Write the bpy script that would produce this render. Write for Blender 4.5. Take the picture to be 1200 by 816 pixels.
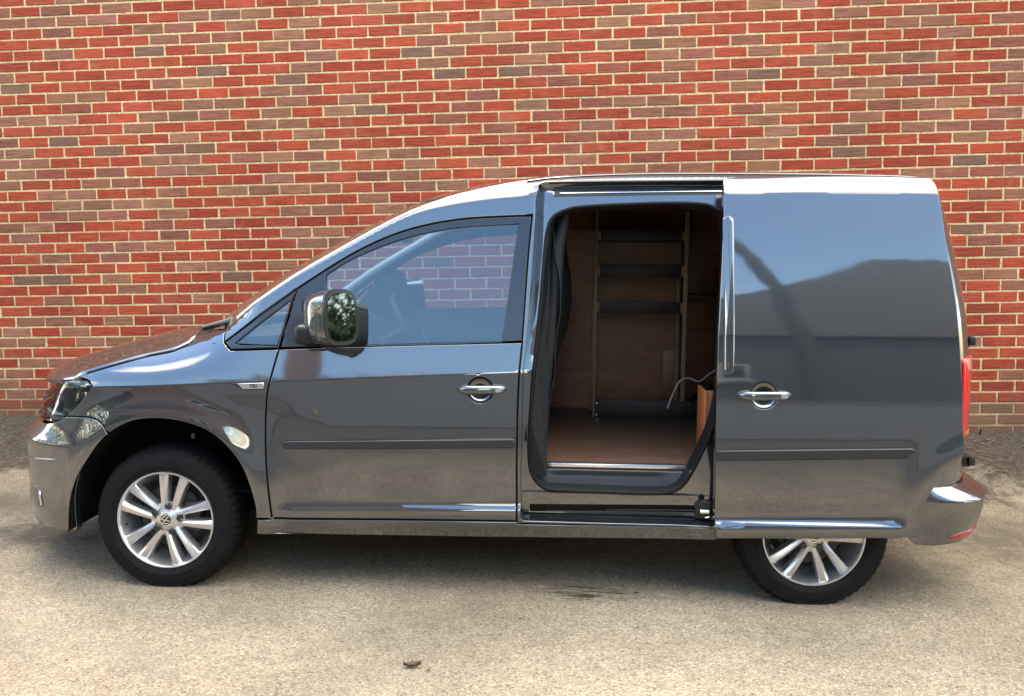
import bpy, bmesh, math, random
import numpy as np
from mathutils import Vector, Matrix, noise
from mathutils.geometry import delaunay_2d_cdt
random.seed(11)
for o in list(bpy.data.objects): bpy.data.objects.remove(o)
SC=bpy.context.scene; COL=SC.collection
PI=math.pi; R=math.radians
# ---------------------------------------------------------------- camera
ZS=3.30784                                   # world height of the wall datum
cam=bpy.data.cameras.new('camera'); camo=bpy.data.objects.new('camera',cam); COL.objects.link(camo)
RM=((0.99693322,0.07607379,-0.01835553),(-0.01155243,-0.08892132,-0.99597166),(-0.07739954,0.99312928,-0.08776978))
m=Matrix(((RM[0][0],-RM[1][0],-RM[2][0],3.92575),(RM[0][1],-RM[1][1],-RM[2][1],-6.28999),(RM[0][2],-RM[1][2],-RM[2][2],-2.00270+ZS),(0,0,0,1)))
camo.matrix_world=m
cam.sensor_width=36; cam.sensor_fit='HORIZONTAL'; cam.lens=31.5; cam.clip_start=.05; cam.clip_end=2000
SC.camera=camo
# ---------------------------------------------------------------- sky: broken cloud, soft light
CLX,CLY=11.1,10.62                               # where the cloud sheet happens to stand
SUN_EL,SUN_AZ=64,335                          # azimuth in degrees clockwise from +Y
w=bpy.data.worlds.new('World'); SC.world=w; w.use_nodes=True
nt=w.node_tree; nt.nodes.clear(); N=nt.nodes.new; L=nt.links.new
sky=N('ShaderNodeTexSky'); sky.sky_type='NISHITA'; sky.sun_disc=False
sky.sun_elevation=R(SUN_EL); sky.sun_rotation=R(SUN_AZ); sky.air_density=1.6; sky.dust_density=.2; sky.ozone_density=4.0
tc=N('ShaderNodeTexCoord'); sp=N('ShaderNodeSeparateXYZ'); L(tc.outputs['Generated'],sp.inputs[0])
def mth(op,a,b):
    n=N('ShaderNodeMath'); n.operation=op
    for i,s in enumerate((a,b)):
        if isinstance(s,(int,float)): n.inputs[i].default_value=s
        else: L(s,n.inputs[i])
    return n.outputs[0]
zz=mth('ADD',mth('MAXIMUM',sp.outputs['Z'],0.0),.16)          # clouds lie on a level sheet: they shrink toward the horizon
cb=N('ShaderNodeCombineXYZ'); L(mth('DIVIDE',sp.outputs['X'],zz),cb.inputs[0]); L(mth('DIVIDE',sp.outputs['Y'],zz),cb.inputs[1])
mp=N('ShaderNodeMapping'); mp.inputs['Location'].default_value=(CLX,CLY,0); L(cb.outputs[0],mp.inputs['Vector'])
n1=N('ShaderNodeTexNoise'); n1.inputs['Scale'].default_value=.62; n1.inputs['Detail'].default_value=8; n1.inputs['Roughness'].default_value=.52; n1.inputs['Distortion'].default_value=.15
L(mp.outputs[0],n1.inputs['Vector'])
rp=N('ShaderNodeValToRGB'); rp.color_ramp.elements[0].position=.50; rp.color_ramp.elements[1].position=.57
L(n1.outputs['Fac'],rp.inputs['Fac'])
cl=N('ShaderNodeRGB'); cl.outputs[0].default_value=(11.5,11.0,10.0,1)
mx=N('ShaderNodeMixRGB'); L(rp.outputs[0],mx.inputs['Fac']); L(sky.outputs[0],mx.inputs['Color1']); L(cl.outputs[0],mx.inputs['Color2'])
bg=N('ShaderNodeBackground'); bg.inputs['Strength'].default_value=.15
wo=N('ShaderNodeOutputWorld'); L(mx.outputs[0],bg.inputs['Color']); L(bg.outputs[0],wo.inputs['Surface'])
# ---------------------------------------------------------------- sun, veiled
sl=bpy.data.lights.new('sun','SUN'); sl.energy=1.5; sl.angle=R(20); sl.color=(1.0,.90,.76)
so=bpy.data.objects.new('sun',sl); COL.objects.link(so)
az=R(SUN_AZ); el=R(SUN_EL)
sd=Vector((math.sin(az)*math.cos(el),math.cos(az)*math.cos(el),math.sin(el)))
so.rotation_euler=sd.to_track_quat('Z','Y').to_euler(); so.location=(2,-4,9)
vs=SC.view_settings; vs.view_transform='Standard'; vs.look='None'; vs.gamma=1.0; vs.exposure=2.02; vs.use_curve_mapping=False
SC.render.engine='CYCLES'
SC.cycles.max_bounces=6; SC.cycles.diffuse_bounces=3; SC.cycles.glossy_bounces=4; SC.cycles.transparent_max_bounces=10
# ---------------------------------------------------------------- helpers
def tag(o,label=None,cat=None,group=None,kind=None):
    if label: o['label']=label
    if cat: o['category']=cat
    if group: o['group']=group
    if kind: o['kind']=kind
    return o
def mesh_obj(name,verts,faces,mat,parent=None,smooth=False,normals=None):
    me=bpy.data.meshes.new(name); me.from_pydata([tuple(v) for v in verts],[],faces); me.update()
    if mat is not None: me.materials.append(mat)
    if smooth or normals is not None:
        me.polygons.foreach_set('use_smooth',[True]*len(me.polygons))
    if normals is not None: me.normals_split_custom_set_from_vertices([tuple(n) for n in normals])
    o=bpy.data.objects.new(name,me); COL.objects.link(o)
    if parent is not None: o.parent=parent
    return o
def bm_obj(name,bm,mat,parent=None,smooth=True,angle=35):
    me=bpy.data.meshes.new(name); bmesh.ops.recalc_face_normals(bm,faces=bm.faces); bm.to_mesh(me); bm.free()
    if mat is not None: me.materials.append(mat)
    if smooth:
        me.polygons.foreach_set('use_smooth',[True]*len(me.polygons))
        try: me.set_sharp_from_angle(angle=R(angle))
        except Exception: pass
    o=bpy.data.objects.new(name,me); COL.objects.link(o)
    if parent is not None: o.parent=parent
    return o
def empty(name,parent=None,loc=(0,0,0)):
    o=bpy.data.objects.new(name,None); COL.objects.link(o); o.location=loc; o.empty_display_size=.2
    if parent is not None: o.parent=parent
    return o
def bevel_box(bm,x0,x1,y0,y1,z0,z1,b=.004,seg=2,mat=None):
    t=bmesh.new(); bmesh.ops.create_cube(t,size=1)
    for v in t.verts:
        v.co=Vector((x0+(v.co.x+.5)*(x1-x0),y0+(v.co.y+.5)*(y1-y0),z0+(v.co.z+.5)*(z1-z0)))
    if b>0: bmesh.ops.bevel(t,geom=t.edges[:],offset=b,segments=seg,affect='EDGES',clamp_overlap=True,profile=.5)
    if mat is not None: bmesh.ops.transform(t,matrix=mat,verts=t.verts)
    me=bpy.data.meshes.new('tmp'); t.to_mesh(me); t.free(); bm.from_mesh(me); bpy.data.meshes.remove(me)
def box(name,x0,x1,y0,y1,z0,z1,mat,parent=None,b=.004,seg=2,tm=None):
    bm=bmesh.new(); bevel_box(bm,x0,x1,y0,y1,z0,z1,b,seg,tm); return bm_obj(name,bm,mat,parent)
def tube_bm(bm,pts,rad,seg=8,closed=False,flat=None):
    pts=[Vector(p) for p in pts]; n=len(pts); rings=[]
    up=Vector((0,0,1))
    for i,p in enumerate(pts):
        a=pts[(i-1)%n] if (closed or i>0) else p; b=pts[(i+1)%n] if (closed or i<n-1) else p
        t=(b-a).normalized(); u=t.cross(up)
        if u.length<1e-3: u=t.cross(Vector((0,1,0)))
        u.normalize(); v=u.cross(t).normalized()
        r=rad[i] if isinstance(rad,(list,tuple)) else rad
        ru,rv=(r,r) if flat is None else (flat[0]*r,flat[1]*r)
        rings.append([bm.verts.new(p+u*ru*math.cos(2*PI*k/seg)+v*rv*math.sin(2*PI*k/seg)) for k in range(seg)])
    m=n if closed else n-1
    for i in range(m):
        A,B=rings[i],rings[(i+1)%n]
        for k in range(seg): bm.faces.new((A[k],A[(k+1)%seg],B[(k+1)%seg],B[k]))
    if not closed:
        bm.faces.new(rings[0][::-1]); bm.faces.new(rings[-1])
def tube(name,pts,rad,mat,parent=None,seg=8,closed=False,flat=None):
    bm=bmesh.new(); tube_bm(bm,pts,rad,seg,closed,flat); return bm_obj(name,bm,mat,parent,angle=60)
def lathe_bm(bm,prof,seg,axis='y',c=(0,0,0),mod=None):
    """profile (radius, along) revolved about the y axis"""
    rings=[]
    for j in range(seg):
        a=2*PI*j/seg; ca,sa=math.cos(a),math.sin(a); ring=[]
        for k,(r,h) in enumerate(prof):
            rr=r if mod is None else mod(j,k,r)
            ring.append(bm.verts.new((c[0]+rr*ca,c[1]+h,c[2]+rr*sa)))
        rings.append(ring)
    for j in range(seg):
        A,B=rings[j],rings[(j+1)%seg]
        for k in range(len(prof)-1): bm.faces.new((A[k],A[k+1],B[k+1],B[k]))
def smooth_line(pts,n=6,closed=False):
    P=[Vector((*p,0)) if len(p)==2 else Vector(p) for p in pts]; out=[]; m=len(P)
    for i in range(m if closed else m-1):
        p0=P[i-1] if (i>0 or closed) else P[i]; p1=P[i]; p2=P[(i+1)%m]; p3=P[(i+2)%m] if (closed or i+2<m) else p2
        for k in range(n):
            t=k/n
            out.append(.5*((2*p1)+(p2-p0)*t+(2*p0-5*p1+4*p2-p3)*t*t+(3*p1-p0-3*p2+p3)*t**3))
    if not closed: out.append(P[-1])
    return [(v.x,v.y) if len(pts[0])==2 else v for v in out]
# ---------------------------------------------------------------- materials
def new_mat(name):
    m=bpy.data.materials.new(name); m.use_nodes=True; nt=m.node_tree
    return m,nt,nt.nodes['Principled BSDF']
def simple(name,col,rough=.5,metal=0.0,coat=0.0,coatr=.03,bump=0.0,bscale=200,spec=.5,var=0.0,vscale=8,ior=1.5):
    m,nt,b=new_mat(name)
    b.inputs['Base Color'].default_value=(*col,1); b.inputs['Roughness'].default_value=rough; b.inputs['Metallic'].default_value=metal
    b.inputs['Coat Weight'].default_value=coat; b.inputs['Coat Roughness'].default_value=coatr; b.inputs['IOR'].default_value=ior
    b.inputs['Specular IOR Level'].default_value=spec
    tc=nt.nodes.new('ShaderNodeTexCoord')
    if bump>0:
        n=nt.nodes.new('ShaderNodeTexNoise'); n.inputs['Scale'].default_value=bscale; n.inputs['Detail'].default_value=3; nt.links.new(tc.outputs['Object'],n.inputs['Vector'])
        bp=nt.nodes.new('ShaderNodeBump'); bp.inputs['Strength'].default_value=bump; bp.inputs['Distance'].default_value=.002
        nt.links.new(n.outputs['Fac'],bp.inputs['Height']); nt.links.new(bp.outputs[0],b.inputs['Normal'])
    if var>0:
        n=nt.nodes.new('ShaderNodeTexNoise'); n.inputs['Scale'].default_value=vscale; n.inputs['Detail'].default_value=5; nt.links.new(tc.outputs['Object'],n.inputs['Vector'])
        mxn=nt.nodes.new('ShaderNodeMixRGB'); mxn.inputs['Color1'].default_value=(*[c*(1-var) for c in col],1); mxn.inputs['Color2'].default_value=(*[min(1,c*(1+var)) for c in col],1)
        nt.links.new(n.outputs['Fac'],mxn.inputs['Fac']); nt.links.new(mxn.outputs[0],b.inputs['Base Color'])
        mr=nt.nodes.new('ShaderNodeMapRange'); mr.inputs['To Min'].default_value=max(0,rough-.08); mr.inputs['To Max'].default_value=min(1,rough+.08)
        nt.links.new(n.outputs['Fac'],mr.inputs['Value']); nt.links.new(mr.outputs[0],b.inputs['Roughness'])
    return m
def glass_mat(name,tint,ior=1.75):
    m=bpy.data.materials.new(name); m.use_nodes=True; nt=m.node_tree; nt.nodes.clear()
    o=nt.nodes.new('ShaderNodeOutputMaterial'); mx=nt.nodes.new('ShaderNodeMixShader'); t=nt.nodes.new('ShaderNodeBsdfTransparent'); g=nt.nodes.new('ShaderNodeBsdfGlossy')
    f=nt.nodes.new('ShaderNodeFresnel'); f.inputs['IOR'].default_value=ior
    t.inputs['Color'].default_value=(*tint,1); g.inputs['Roughness'].default_value=0.0; g.inputs['Color'].default_value=(.84,.96,1,1)
    nt.links.new(f.outputs[0],mx.inputs[0]); nt.links.new(t.outputs[0],mx.inputs[1]); nt.links.new(g.outputs[0],mx.inputs[2]); nt.links.new(mx.outputs[0],o.inputs['Surface'])
    return m
def paint_mat():
    m,nt,b=new_mat('grey_metallic_paint')
    b.inputs['Metallic'].default_value=.70; b.inputs['Roughness'].default_value=.36
    b.inputs['Coat Weight'].default_value=1.0; b.inputs['Coat Roughness'].default_value=.015; b.inputs['Coat IOR'].default_value=2.3
    tc=nt.nodes.new('ShaderNodeTexCoord')
    v=nt.nodes.new('ShaderNodeTexVoronoi'); v.inputs['Scale'].default_value=1400; nt.links.new(tc.outputs['Object'],v.inputs['Vector'])
    mr=nt.nodes.new('ShaderNodeMapRange'); mr.inputs['From Max'].default_value=1; mr.inputs['To Min'].default_value=.85; mr.inputs['To Max'].default_value=1.15
    sep=nt.nodes.new('ShaderNodeSeparateColor'); nt.links.new(v.outputs['Color'],sep.inputs[0]); nt.links.new(sep.outputs[0],mr.inputs['Value'])
    dn=nt.nodes.new('ShaderNodeTexNoise'); dn.inputs['Scale'].default_value=3.5; dn.inputs['Detail'].default_value=6; nt.links.new(tc.outputs['Object'],dn.inputs['Vector'])
    mu=nt.nodes.new('ShaderNodeMixRGB'); mu.blend_type='MULTIPLY'; mu.inputs['Fac'].default_value=1; mu.inputs['Color1'].default_value=(.020,.027,.034,1)
    nt.links.new(mr.outputs[0],mu.inputs['Color2']); nt.links.new(mu.outputs[0],b.inputs['Base Color'])
    r2=nt.nodes.new('ShaderNodeMapRange'); r2.inputs['To Min'].default_value=.025; r2.inputs['To Max'].default_value=.06; nt.links.new(dn.outputs['Fac'],r2.inputs['Value']); nt.links.new(r2.outputs[0],b.inputs['Coat Roughness'])
    # very slight orange peel in the clear coat
    op=nt.nodes.new('ShaderNodeTexNoise'); op.inputs['Scale'].default_value=9; op.inputs['Detail'].default_value=1; nt.links.new(tc.outputs['Object'],op.inputs['Vector'])
    bp=nt.nodes.new('ShaderNodeBump'); bp.inputs['Strength'].default_value=.05; bp.inputs['Distance'].default_value=.004; nt.links.new(op.outputs['Fac'],bp.inputs['Height'])
    nt.links.new(bp.outputs[0],b.inputs['Coat Normal']); nt.links.new(bp.outputs[0],b.inputs['Normal'])
    return m
def ply_mat(name,c1,c2,rough=.45):
    m,nt,b=new_mat(name); b.inputs['Roughness'].default_value=rough
    tc=nt.nodes.new('ShaderNodeTexCoord'); mp=nt.nodes.new('ShaderNodeMapping'); mp.inputs['Scale'].default_value=(1.5,6,9); nt.links.new(tc.outputs['Object'],mp.inputs['Vector'])
    n=nt.nodes.new('ShaderNodeTexNoise'); n.inputs['Scale'].default_value=2.2; n.inputs['Detail'].default_value=8; n.inputs['Distortion'].default_value=1.6; nt.links.new(mp.outputs[0],n.inputs['Vector'])
    cr=nt.nodes.new('ShaderNodeValToRGB'); e=cr.color_ramp.elements; e[0].position=.3; e[0].color=(*c1,1); e[1].position=.7; e[1].color=(*c2,1)
    nt.links.new(n.outputs['Fac'],cr.inputs['Fac']); nt.links.new(cr.outputs[0],b.inputs['Base Color'])
    return m
PAINT=paint_mat()
BLACK=simple('black_plastic',(.006,.006,.0065),.42,bump=.15,bscale=900)
TRIM=simple('gloss_black_trim',(.007,.007,.009),.16,coat=.6,coatr=.05)
RUBBER=simple('black_rubber',(.0045,.0045,.0045),.6,spec=.2)
TYRE=simple('tyre_rubber',(.006,.006,.0065),.66,bump=.25,bscale=260,var=.35,vscale=14,spec=.14)
ALLOY=simple('silver_alloy',(.62,.62,.63),.30,metal=.9,coat=.5,coatr=.1,var=.06,vscale=30)
DARKMET=simple('dark_brake_metal',(.06,.058,.055),.55,metal=.6,var=.4,vscale=40)
CHROME=simple('chrome',(.78,.79,.80),.09,metal=1.0)
DARK=simple('dark_lining',(.003,.003,.0033),.9,spec=.15)
INTER=simple('dark_interior_plastic',(.007,.0078,.009),.6,bump=.2,bscale=500,spec=.25)
RUBSTRIP=simple('grey_black_strip',(.016,.017,.020),.34,coat=.25,coatr=.2)
STEP=simple('blue_black_step_plastic',(.007,.0085,.012),.40,bump=.15,bscale=500)
ALU=simple('bright_aluminium',(.83,.84,.85),.22,metal=.95)
GLASS=glass_mat('window_glass',(.58,.70,.74),2.05)
LENS=glass_mat('lamp_lens',(.86,.88,.90),1.55)
SCREENG=glass_mat('windscreen_glass',(.68,.78,.80),1.6)
MIRRORG=simple('mirror_glass',(.20,.215,.23),.02,metal=1.0)
RED=simple('red_lamp_lens',(.55,.008,.012),.12,coat=1.0,coatr=.02,var=.12,vscale=25)
PALER=simple('pale_red_lens',(.62,.22,.20),.12,coat=1.0)
REDDIM=simple('dark_red_reflector',(.26,.012,.014),.16,coat=.6)
PLY=ply_mat('plywood_lining',(.130,.047,.018),(.205,.082,.034))
PLYF=ply_mat('plywood_floor',(.11,.058,.036),(.165,.094,.062),.5)
PLYE=simple('orange_plywood_edge',(.33,.10,.034),.5,var=.2,vscale=20)
RACKU=simple('tan_upright',(.22,.16,.10),.5,var=.15,vscale=30)
RACKS=simple('charcoal_shelf_board',(.0045,.0044,.0044),.55,var=.2,vscale=10)
WHITE=simple('white_cable',(.70,.70,.68),.5)
SEATF=simple('dark_seat_fabric',(.014,.015,.018),.85,bump=.3,bscale=600)
DASH=simple('dash_plastic',(.011,.012,.014),.6,bump=.2,bscale=400)
# ---------------------------------------------------------------- ground
GN=Vector((0.02947323,-0.01046723,0.99951076)); GO=Vector((2.1400196,-1.86154339,0))
def gz(x,y):
    yy=max(y,-9.0)+ (0 if y>-9 else (y+9)*.1)
    xx=min(max(x,-9),14)
    b=min(1,max(0,(y+1.2)/1.2)); b=b*b*(3-2*b)*(.172+.0075*(xx+.3))      # soil banked up to the wall
    return GO.z-(GN.x*(xx-GO.x)+GN.y*(yy-GO.y))/GN.z+b
def ground_mat():
    m,nt,b=new_mat('worn_tarmac'); Nn=nt.nodes.new; Lk=nt.links.new
    tc=Nn('ShaderNodeTexCoord'); P=tc.outputs['Object']
    def noise_(sc,det=4,rough=.6,vec=P,dist=0):
        n=Nn('ShaderNodeTexNoise'); n.inputs['Scale'].default_value=sc; n.inputs['Detail'].default_value=det; n.inputs['Roughness'].default_value=rough; n.inputs['Distortion'].default_value=dist; Lk(vec,n.inputs['Vector']); return n.outputs['Fac']
    def ramp(fac,stops):
        r=Nn('ShaderNodeValToRGB'); e=r.color_ramp.elements
        while len(e)<len(stops): e.new(.5)
        for k,(p,c) in enumerate(stops): e[k].position=p; e[k].color=(*c,1) if len(c)==3 else c
        Lk(fac,r.inputs['Fac']); return r.outputs['Color']
    def mix(mode,f,a,b_):
        x=Nn('ShaderNodeMixRGB'); x.blend_type=mode
        if isinstance(f,(int,float)): x.inputs['Fac'].default_value=f
        else: Lk(f,x.inputs['Fac'])
        for i,s in ((1,a),(2,b_)):
            if isinstance(s,tuple): x.inputs[i].default_value=(*s,1)
            else: Lk(s,x.inputs[i])
        return x.outputs['Color']
    base=ramp(noise_(1.3,6,.65),[(.30,(.186,.157,.117)),(.55,(.244,.207,.156)),(.75,(.296,.252,.193))])
    v=Nn('ShaderNodeTexVoronoi'); v.inputs['Scale'].default_value=150; v.inputs['Randomness'].default_value=1; Lk(P,v.inputs['Vector'])
    sc=Nn('ShaderNodeSeparateColor'); Lk(v.outputs['Color'],sc.inputs[0])
    chips=ramp(sc.outputs[0],[(.0,(.50,.485,.47)),(.25,(.84,.83,.82)),(.75,(1.04,1.03,1.0)),(1.0,(1.48,1.45,1.40))])
    col=mix('MULTIPLY',1.0,base,chips)
    mot=ramp(noise_(13,5,.65),[(.32,(.88,.87,.86)),(.68,(1.09,1.085,1.07))]); col=mix('MULTIPLY',1.0,col,mot)
    fine=ramp(noise_(330,3,.7),[(.30,(.66,.65,.64)),(.5,(1,1,1)),(.72,(1.28,1.26,1.22))])
    col=mix('MULTIPLY',.8,col,fine)
    # pits where binder has gone
    pit=ramp(noise_(38,5,.7),[(.30,(1,1,1)),(.385,(0,0,0))])
    col=mix('MIX',pit,col,(.06,.05,.04))
    # broad stains
    st=ramp(noise_(.75,6,.6,dist=.6),[(.55,(0,0,0)),(.74,(1,1,1))])
    sa=mix('MULTIPLY',1,st,(.45,.45,.45)); col=mix('MIX',sa,col,(.105,.09,.072))
    # soil and moss gathered along the wall foot (world y 0 is the wall)
    sx=Nn('ShaderNodeSeparateXYZ'); Lk(P,sx.inputs[0])
    mr=Nn('ShaderNodeMapRange'); mr.inputs['From Min'].default_value=-1.9; mr.inputs['From Max'].default_value=-.15; Lk(sx.outputs['Y'],mr.inputs['Value'])
    ad=Nn('ShaderNodeMath'); ad.operation='ADD'; n=noise_(3.2,7,.68,dist=.4)
    mm_=Nn('ShaderNodeMath'); mm_.operation='MULTIPLY_ADD'; mm_.inputs[1].default_value=1.7; mm_.inputs[2].default_value=-.95; Lk(n,mm_.inputs[0])
    Lk(mr.outputs[0],ad.inputs[0]); Lk(mm_.outputs[0],ad.inputs[1])
    soil=ramp(ad.outputs[0],[(.35,(0,0,0)),(.62,(1,1,1))])
    sc2=ramp(noise_(30,5,.75),[(.3,(.024,.018,.012)),(.5,(.060,.046,.031)),(.66,(.105,.084,.058)),(.80,(.18,.15,.11))])
    col=mix('MIX',soil,col,sc2)
    moss=ramp(noise_(6,6,.7),[(.58,(0,0,0)),(.70,(1,1,1))])
    ms_=mix('MULTIPLY',1,moss,soil); col=mix('MIX',ms_,col,(.035,.038,.016))
    def blob(cx,cy,rx,ry,colr,amt,nsc,lo=.35,hi=.75):
        nonlocal col
        sb=Nn('ShaderNodeVectorMath'); sb.operation='SUBTRACT'; sb.inputs[1].default_value=(cx,cy,0); Lk(P,sb.inputs[0])
        dv=Nn('ShaderNodeVectorMath'); dv.operation='MULTIPLY'; dv.inputs[1].default_value=(1/rx,1/ry,0); Lk(sb.outputs[0],dv.inputs[0])
        ln=Nn('ShaderNodeVectorMath'); ln.operation='LENGTH'; Lk(dv.outputs[0],ln.inputs[0])
        iv=Nn('ShaderNodeMath'); iv.operation='SUBTRACT'; iv.inputs[0].default_value=1.15; Lk(ln.outputs['Value'],iv.inputs[1]); iv.use_clamp=True
        ml=Nn('ShaderNodeMath'); ml.operation='MULTIPLY'; Lk(iv.outputs[0],ml.inputs[0]); Lk(nsc,ml.inputs[1])
        k=ramp(ml.outputs[0],[(lo*.5,(0,0,0)),(hi*.6,(amt,amt,amt))]); col=mix('MIX',k,col,colr)
    nA=noise_(7,6,.7,dist=.5)
    blob(1.25,-2.05,.55,.42,(.045,.038,.030),.85,nA); blob(.55,-1.6,.9,.35,(.09,.072,.052),.7,nA); blob(6.3,-1.75,1.2,.7,(.085,.070,.048),.75,nA); blob(5.4,-2.2,.6,.30,(.10,.085,.062),.6,nA)
    mps=Nn('ShaderNodeMapping'); mps.inputs['Scale'].default_value=(6,75,1); Lk(P,mps.inputs['Vector'])
    nS=noise_(1.0,4,.6,vec=mps.outputs[0])
    stripes=ramp(nS,[(.50,(0,0,0)),(.56,(1,1,1))])
    sbw=Nn('ShaderNodeSeparateColor'); Lk(stripes,sbw.inputs[0]); blob(3.93,-2.615,.24,.12,(.022,.018,.014),.92,sbw.outputs[0],.30,.95)
    # ground colour darkened out of frame so the van's paint mirrors a darker yard
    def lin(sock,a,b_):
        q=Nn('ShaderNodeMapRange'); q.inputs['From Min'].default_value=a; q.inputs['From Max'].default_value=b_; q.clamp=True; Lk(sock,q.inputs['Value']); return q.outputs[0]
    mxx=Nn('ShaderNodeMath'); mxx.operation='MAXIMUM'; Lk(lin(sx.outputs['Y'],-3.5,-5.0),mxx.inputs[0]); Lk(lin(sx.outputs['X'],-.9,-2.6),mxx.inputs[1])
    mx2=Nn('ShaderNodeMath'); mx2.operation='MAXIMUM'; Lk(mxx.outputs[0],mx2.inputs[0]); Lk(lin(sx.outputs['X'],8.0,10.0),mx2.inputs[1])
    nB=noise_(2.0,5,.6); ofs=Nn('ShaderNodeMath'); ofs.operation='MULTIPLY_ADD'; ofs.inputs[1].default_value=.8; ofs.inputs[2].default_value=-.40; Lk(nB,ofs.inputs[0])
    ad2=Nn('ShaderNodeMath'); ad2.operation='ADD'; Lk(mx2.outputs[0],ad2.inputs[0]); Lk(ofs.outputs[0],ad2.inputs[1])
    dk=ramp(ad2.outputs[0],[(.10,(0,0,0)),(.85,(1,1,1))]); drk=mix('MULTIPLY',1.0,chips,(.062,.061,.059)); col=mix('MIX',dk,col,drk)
    # small dark specks of debris
    sp=Nn('ShaderNodeTexVoronoi'); sp.inputs['Scale'].default_value=7.5; Lk(P,sp.inputs['Vector'])
    spr=ramp(sp.outputs['Distance'],[(.035,(1,1,1)),(.055,(0,0,0))]); col=mix('MIX',spr,col,(.07,.055,.040))
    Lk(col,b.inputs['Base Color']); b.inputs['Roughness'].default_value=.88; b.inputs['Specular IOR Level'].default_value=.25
    hb=mix('ADD',.6,chips,fine); bp=Nn('ShaderNodeBump'); bp.inputs['Strength'].default_value=.55; bp.inputs['Distance'].default_value=.006; Lk(hb,bp.inputs['Height']); Lk(bp.outputs[0],b.inputs['Normal'])
    return m
GM=ground_mat()
xs=sorted(set(list(np.arange(-60,-8,4.0))+list(np.arange(-8,14,.06 if False else .12))+list(np.arange(14,64,4.0)))); ys=sorted(set(list(np.arange(-70,-8,4.0))+list(np.arange(-8,-2.4,.25))+list(np.arange(-2.4,.16,.05))+[.2]))
vs=[];fs=[]
for y in ys:
    for x in xs:
        z=gz(x,y)
        if y>-8:
            z+=.006*noise.noise((x*1.1,y*1.1,0))*sstep_(-1,-8,y) if False else .006*noise.noise((x*1.1,y*1.1,0))
            k=max(0,min(1,(y+.55)/.5)); z+=k*k*(.022+.030*noise.noise((x*2.3,y*3.1,5.0))+.016*noise.noise((x*8.,y*9.,2.0)))
        vs.append((x,y,z))
nx=len(xs)
for j in range(len(ys)-1):
    for i in range(nx-1): a=j*nx+i; fs.append((a,a+1,a+nx+1,a+nx))
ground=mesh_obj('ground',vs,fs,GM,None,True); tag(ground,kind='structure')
# dark asphalt added out of frame to darken what the lower van side mirrors
RD,rnt,rbs=new_mat('added_dark_asphalt')
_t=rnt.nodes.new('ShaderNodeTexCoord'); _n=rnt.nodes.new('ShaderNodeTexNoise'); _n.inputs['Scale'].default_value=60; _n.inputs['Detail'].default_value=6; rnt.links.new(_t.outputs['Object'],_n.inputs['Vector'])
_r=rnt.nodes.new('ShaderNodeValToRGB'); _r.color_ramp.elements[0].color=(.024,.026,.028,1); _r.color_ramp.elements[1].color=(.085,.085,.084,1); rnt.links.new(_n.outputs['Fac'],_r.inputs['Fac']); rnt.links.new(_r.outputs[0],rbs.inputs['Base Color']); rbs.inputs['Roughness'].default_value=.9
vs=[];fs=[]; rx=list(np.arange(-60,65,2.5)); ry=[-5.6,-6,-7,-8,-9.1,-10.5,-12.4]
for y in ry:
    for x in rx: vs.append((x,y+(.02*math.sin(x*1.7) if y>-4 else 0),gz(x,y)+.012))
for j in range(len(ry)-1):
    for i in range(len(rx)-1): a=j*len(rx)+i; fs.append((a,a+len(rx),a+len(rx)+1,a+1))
tag(mesh_obj('added_road',vs,fs,RD),kind='structure')
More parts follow.
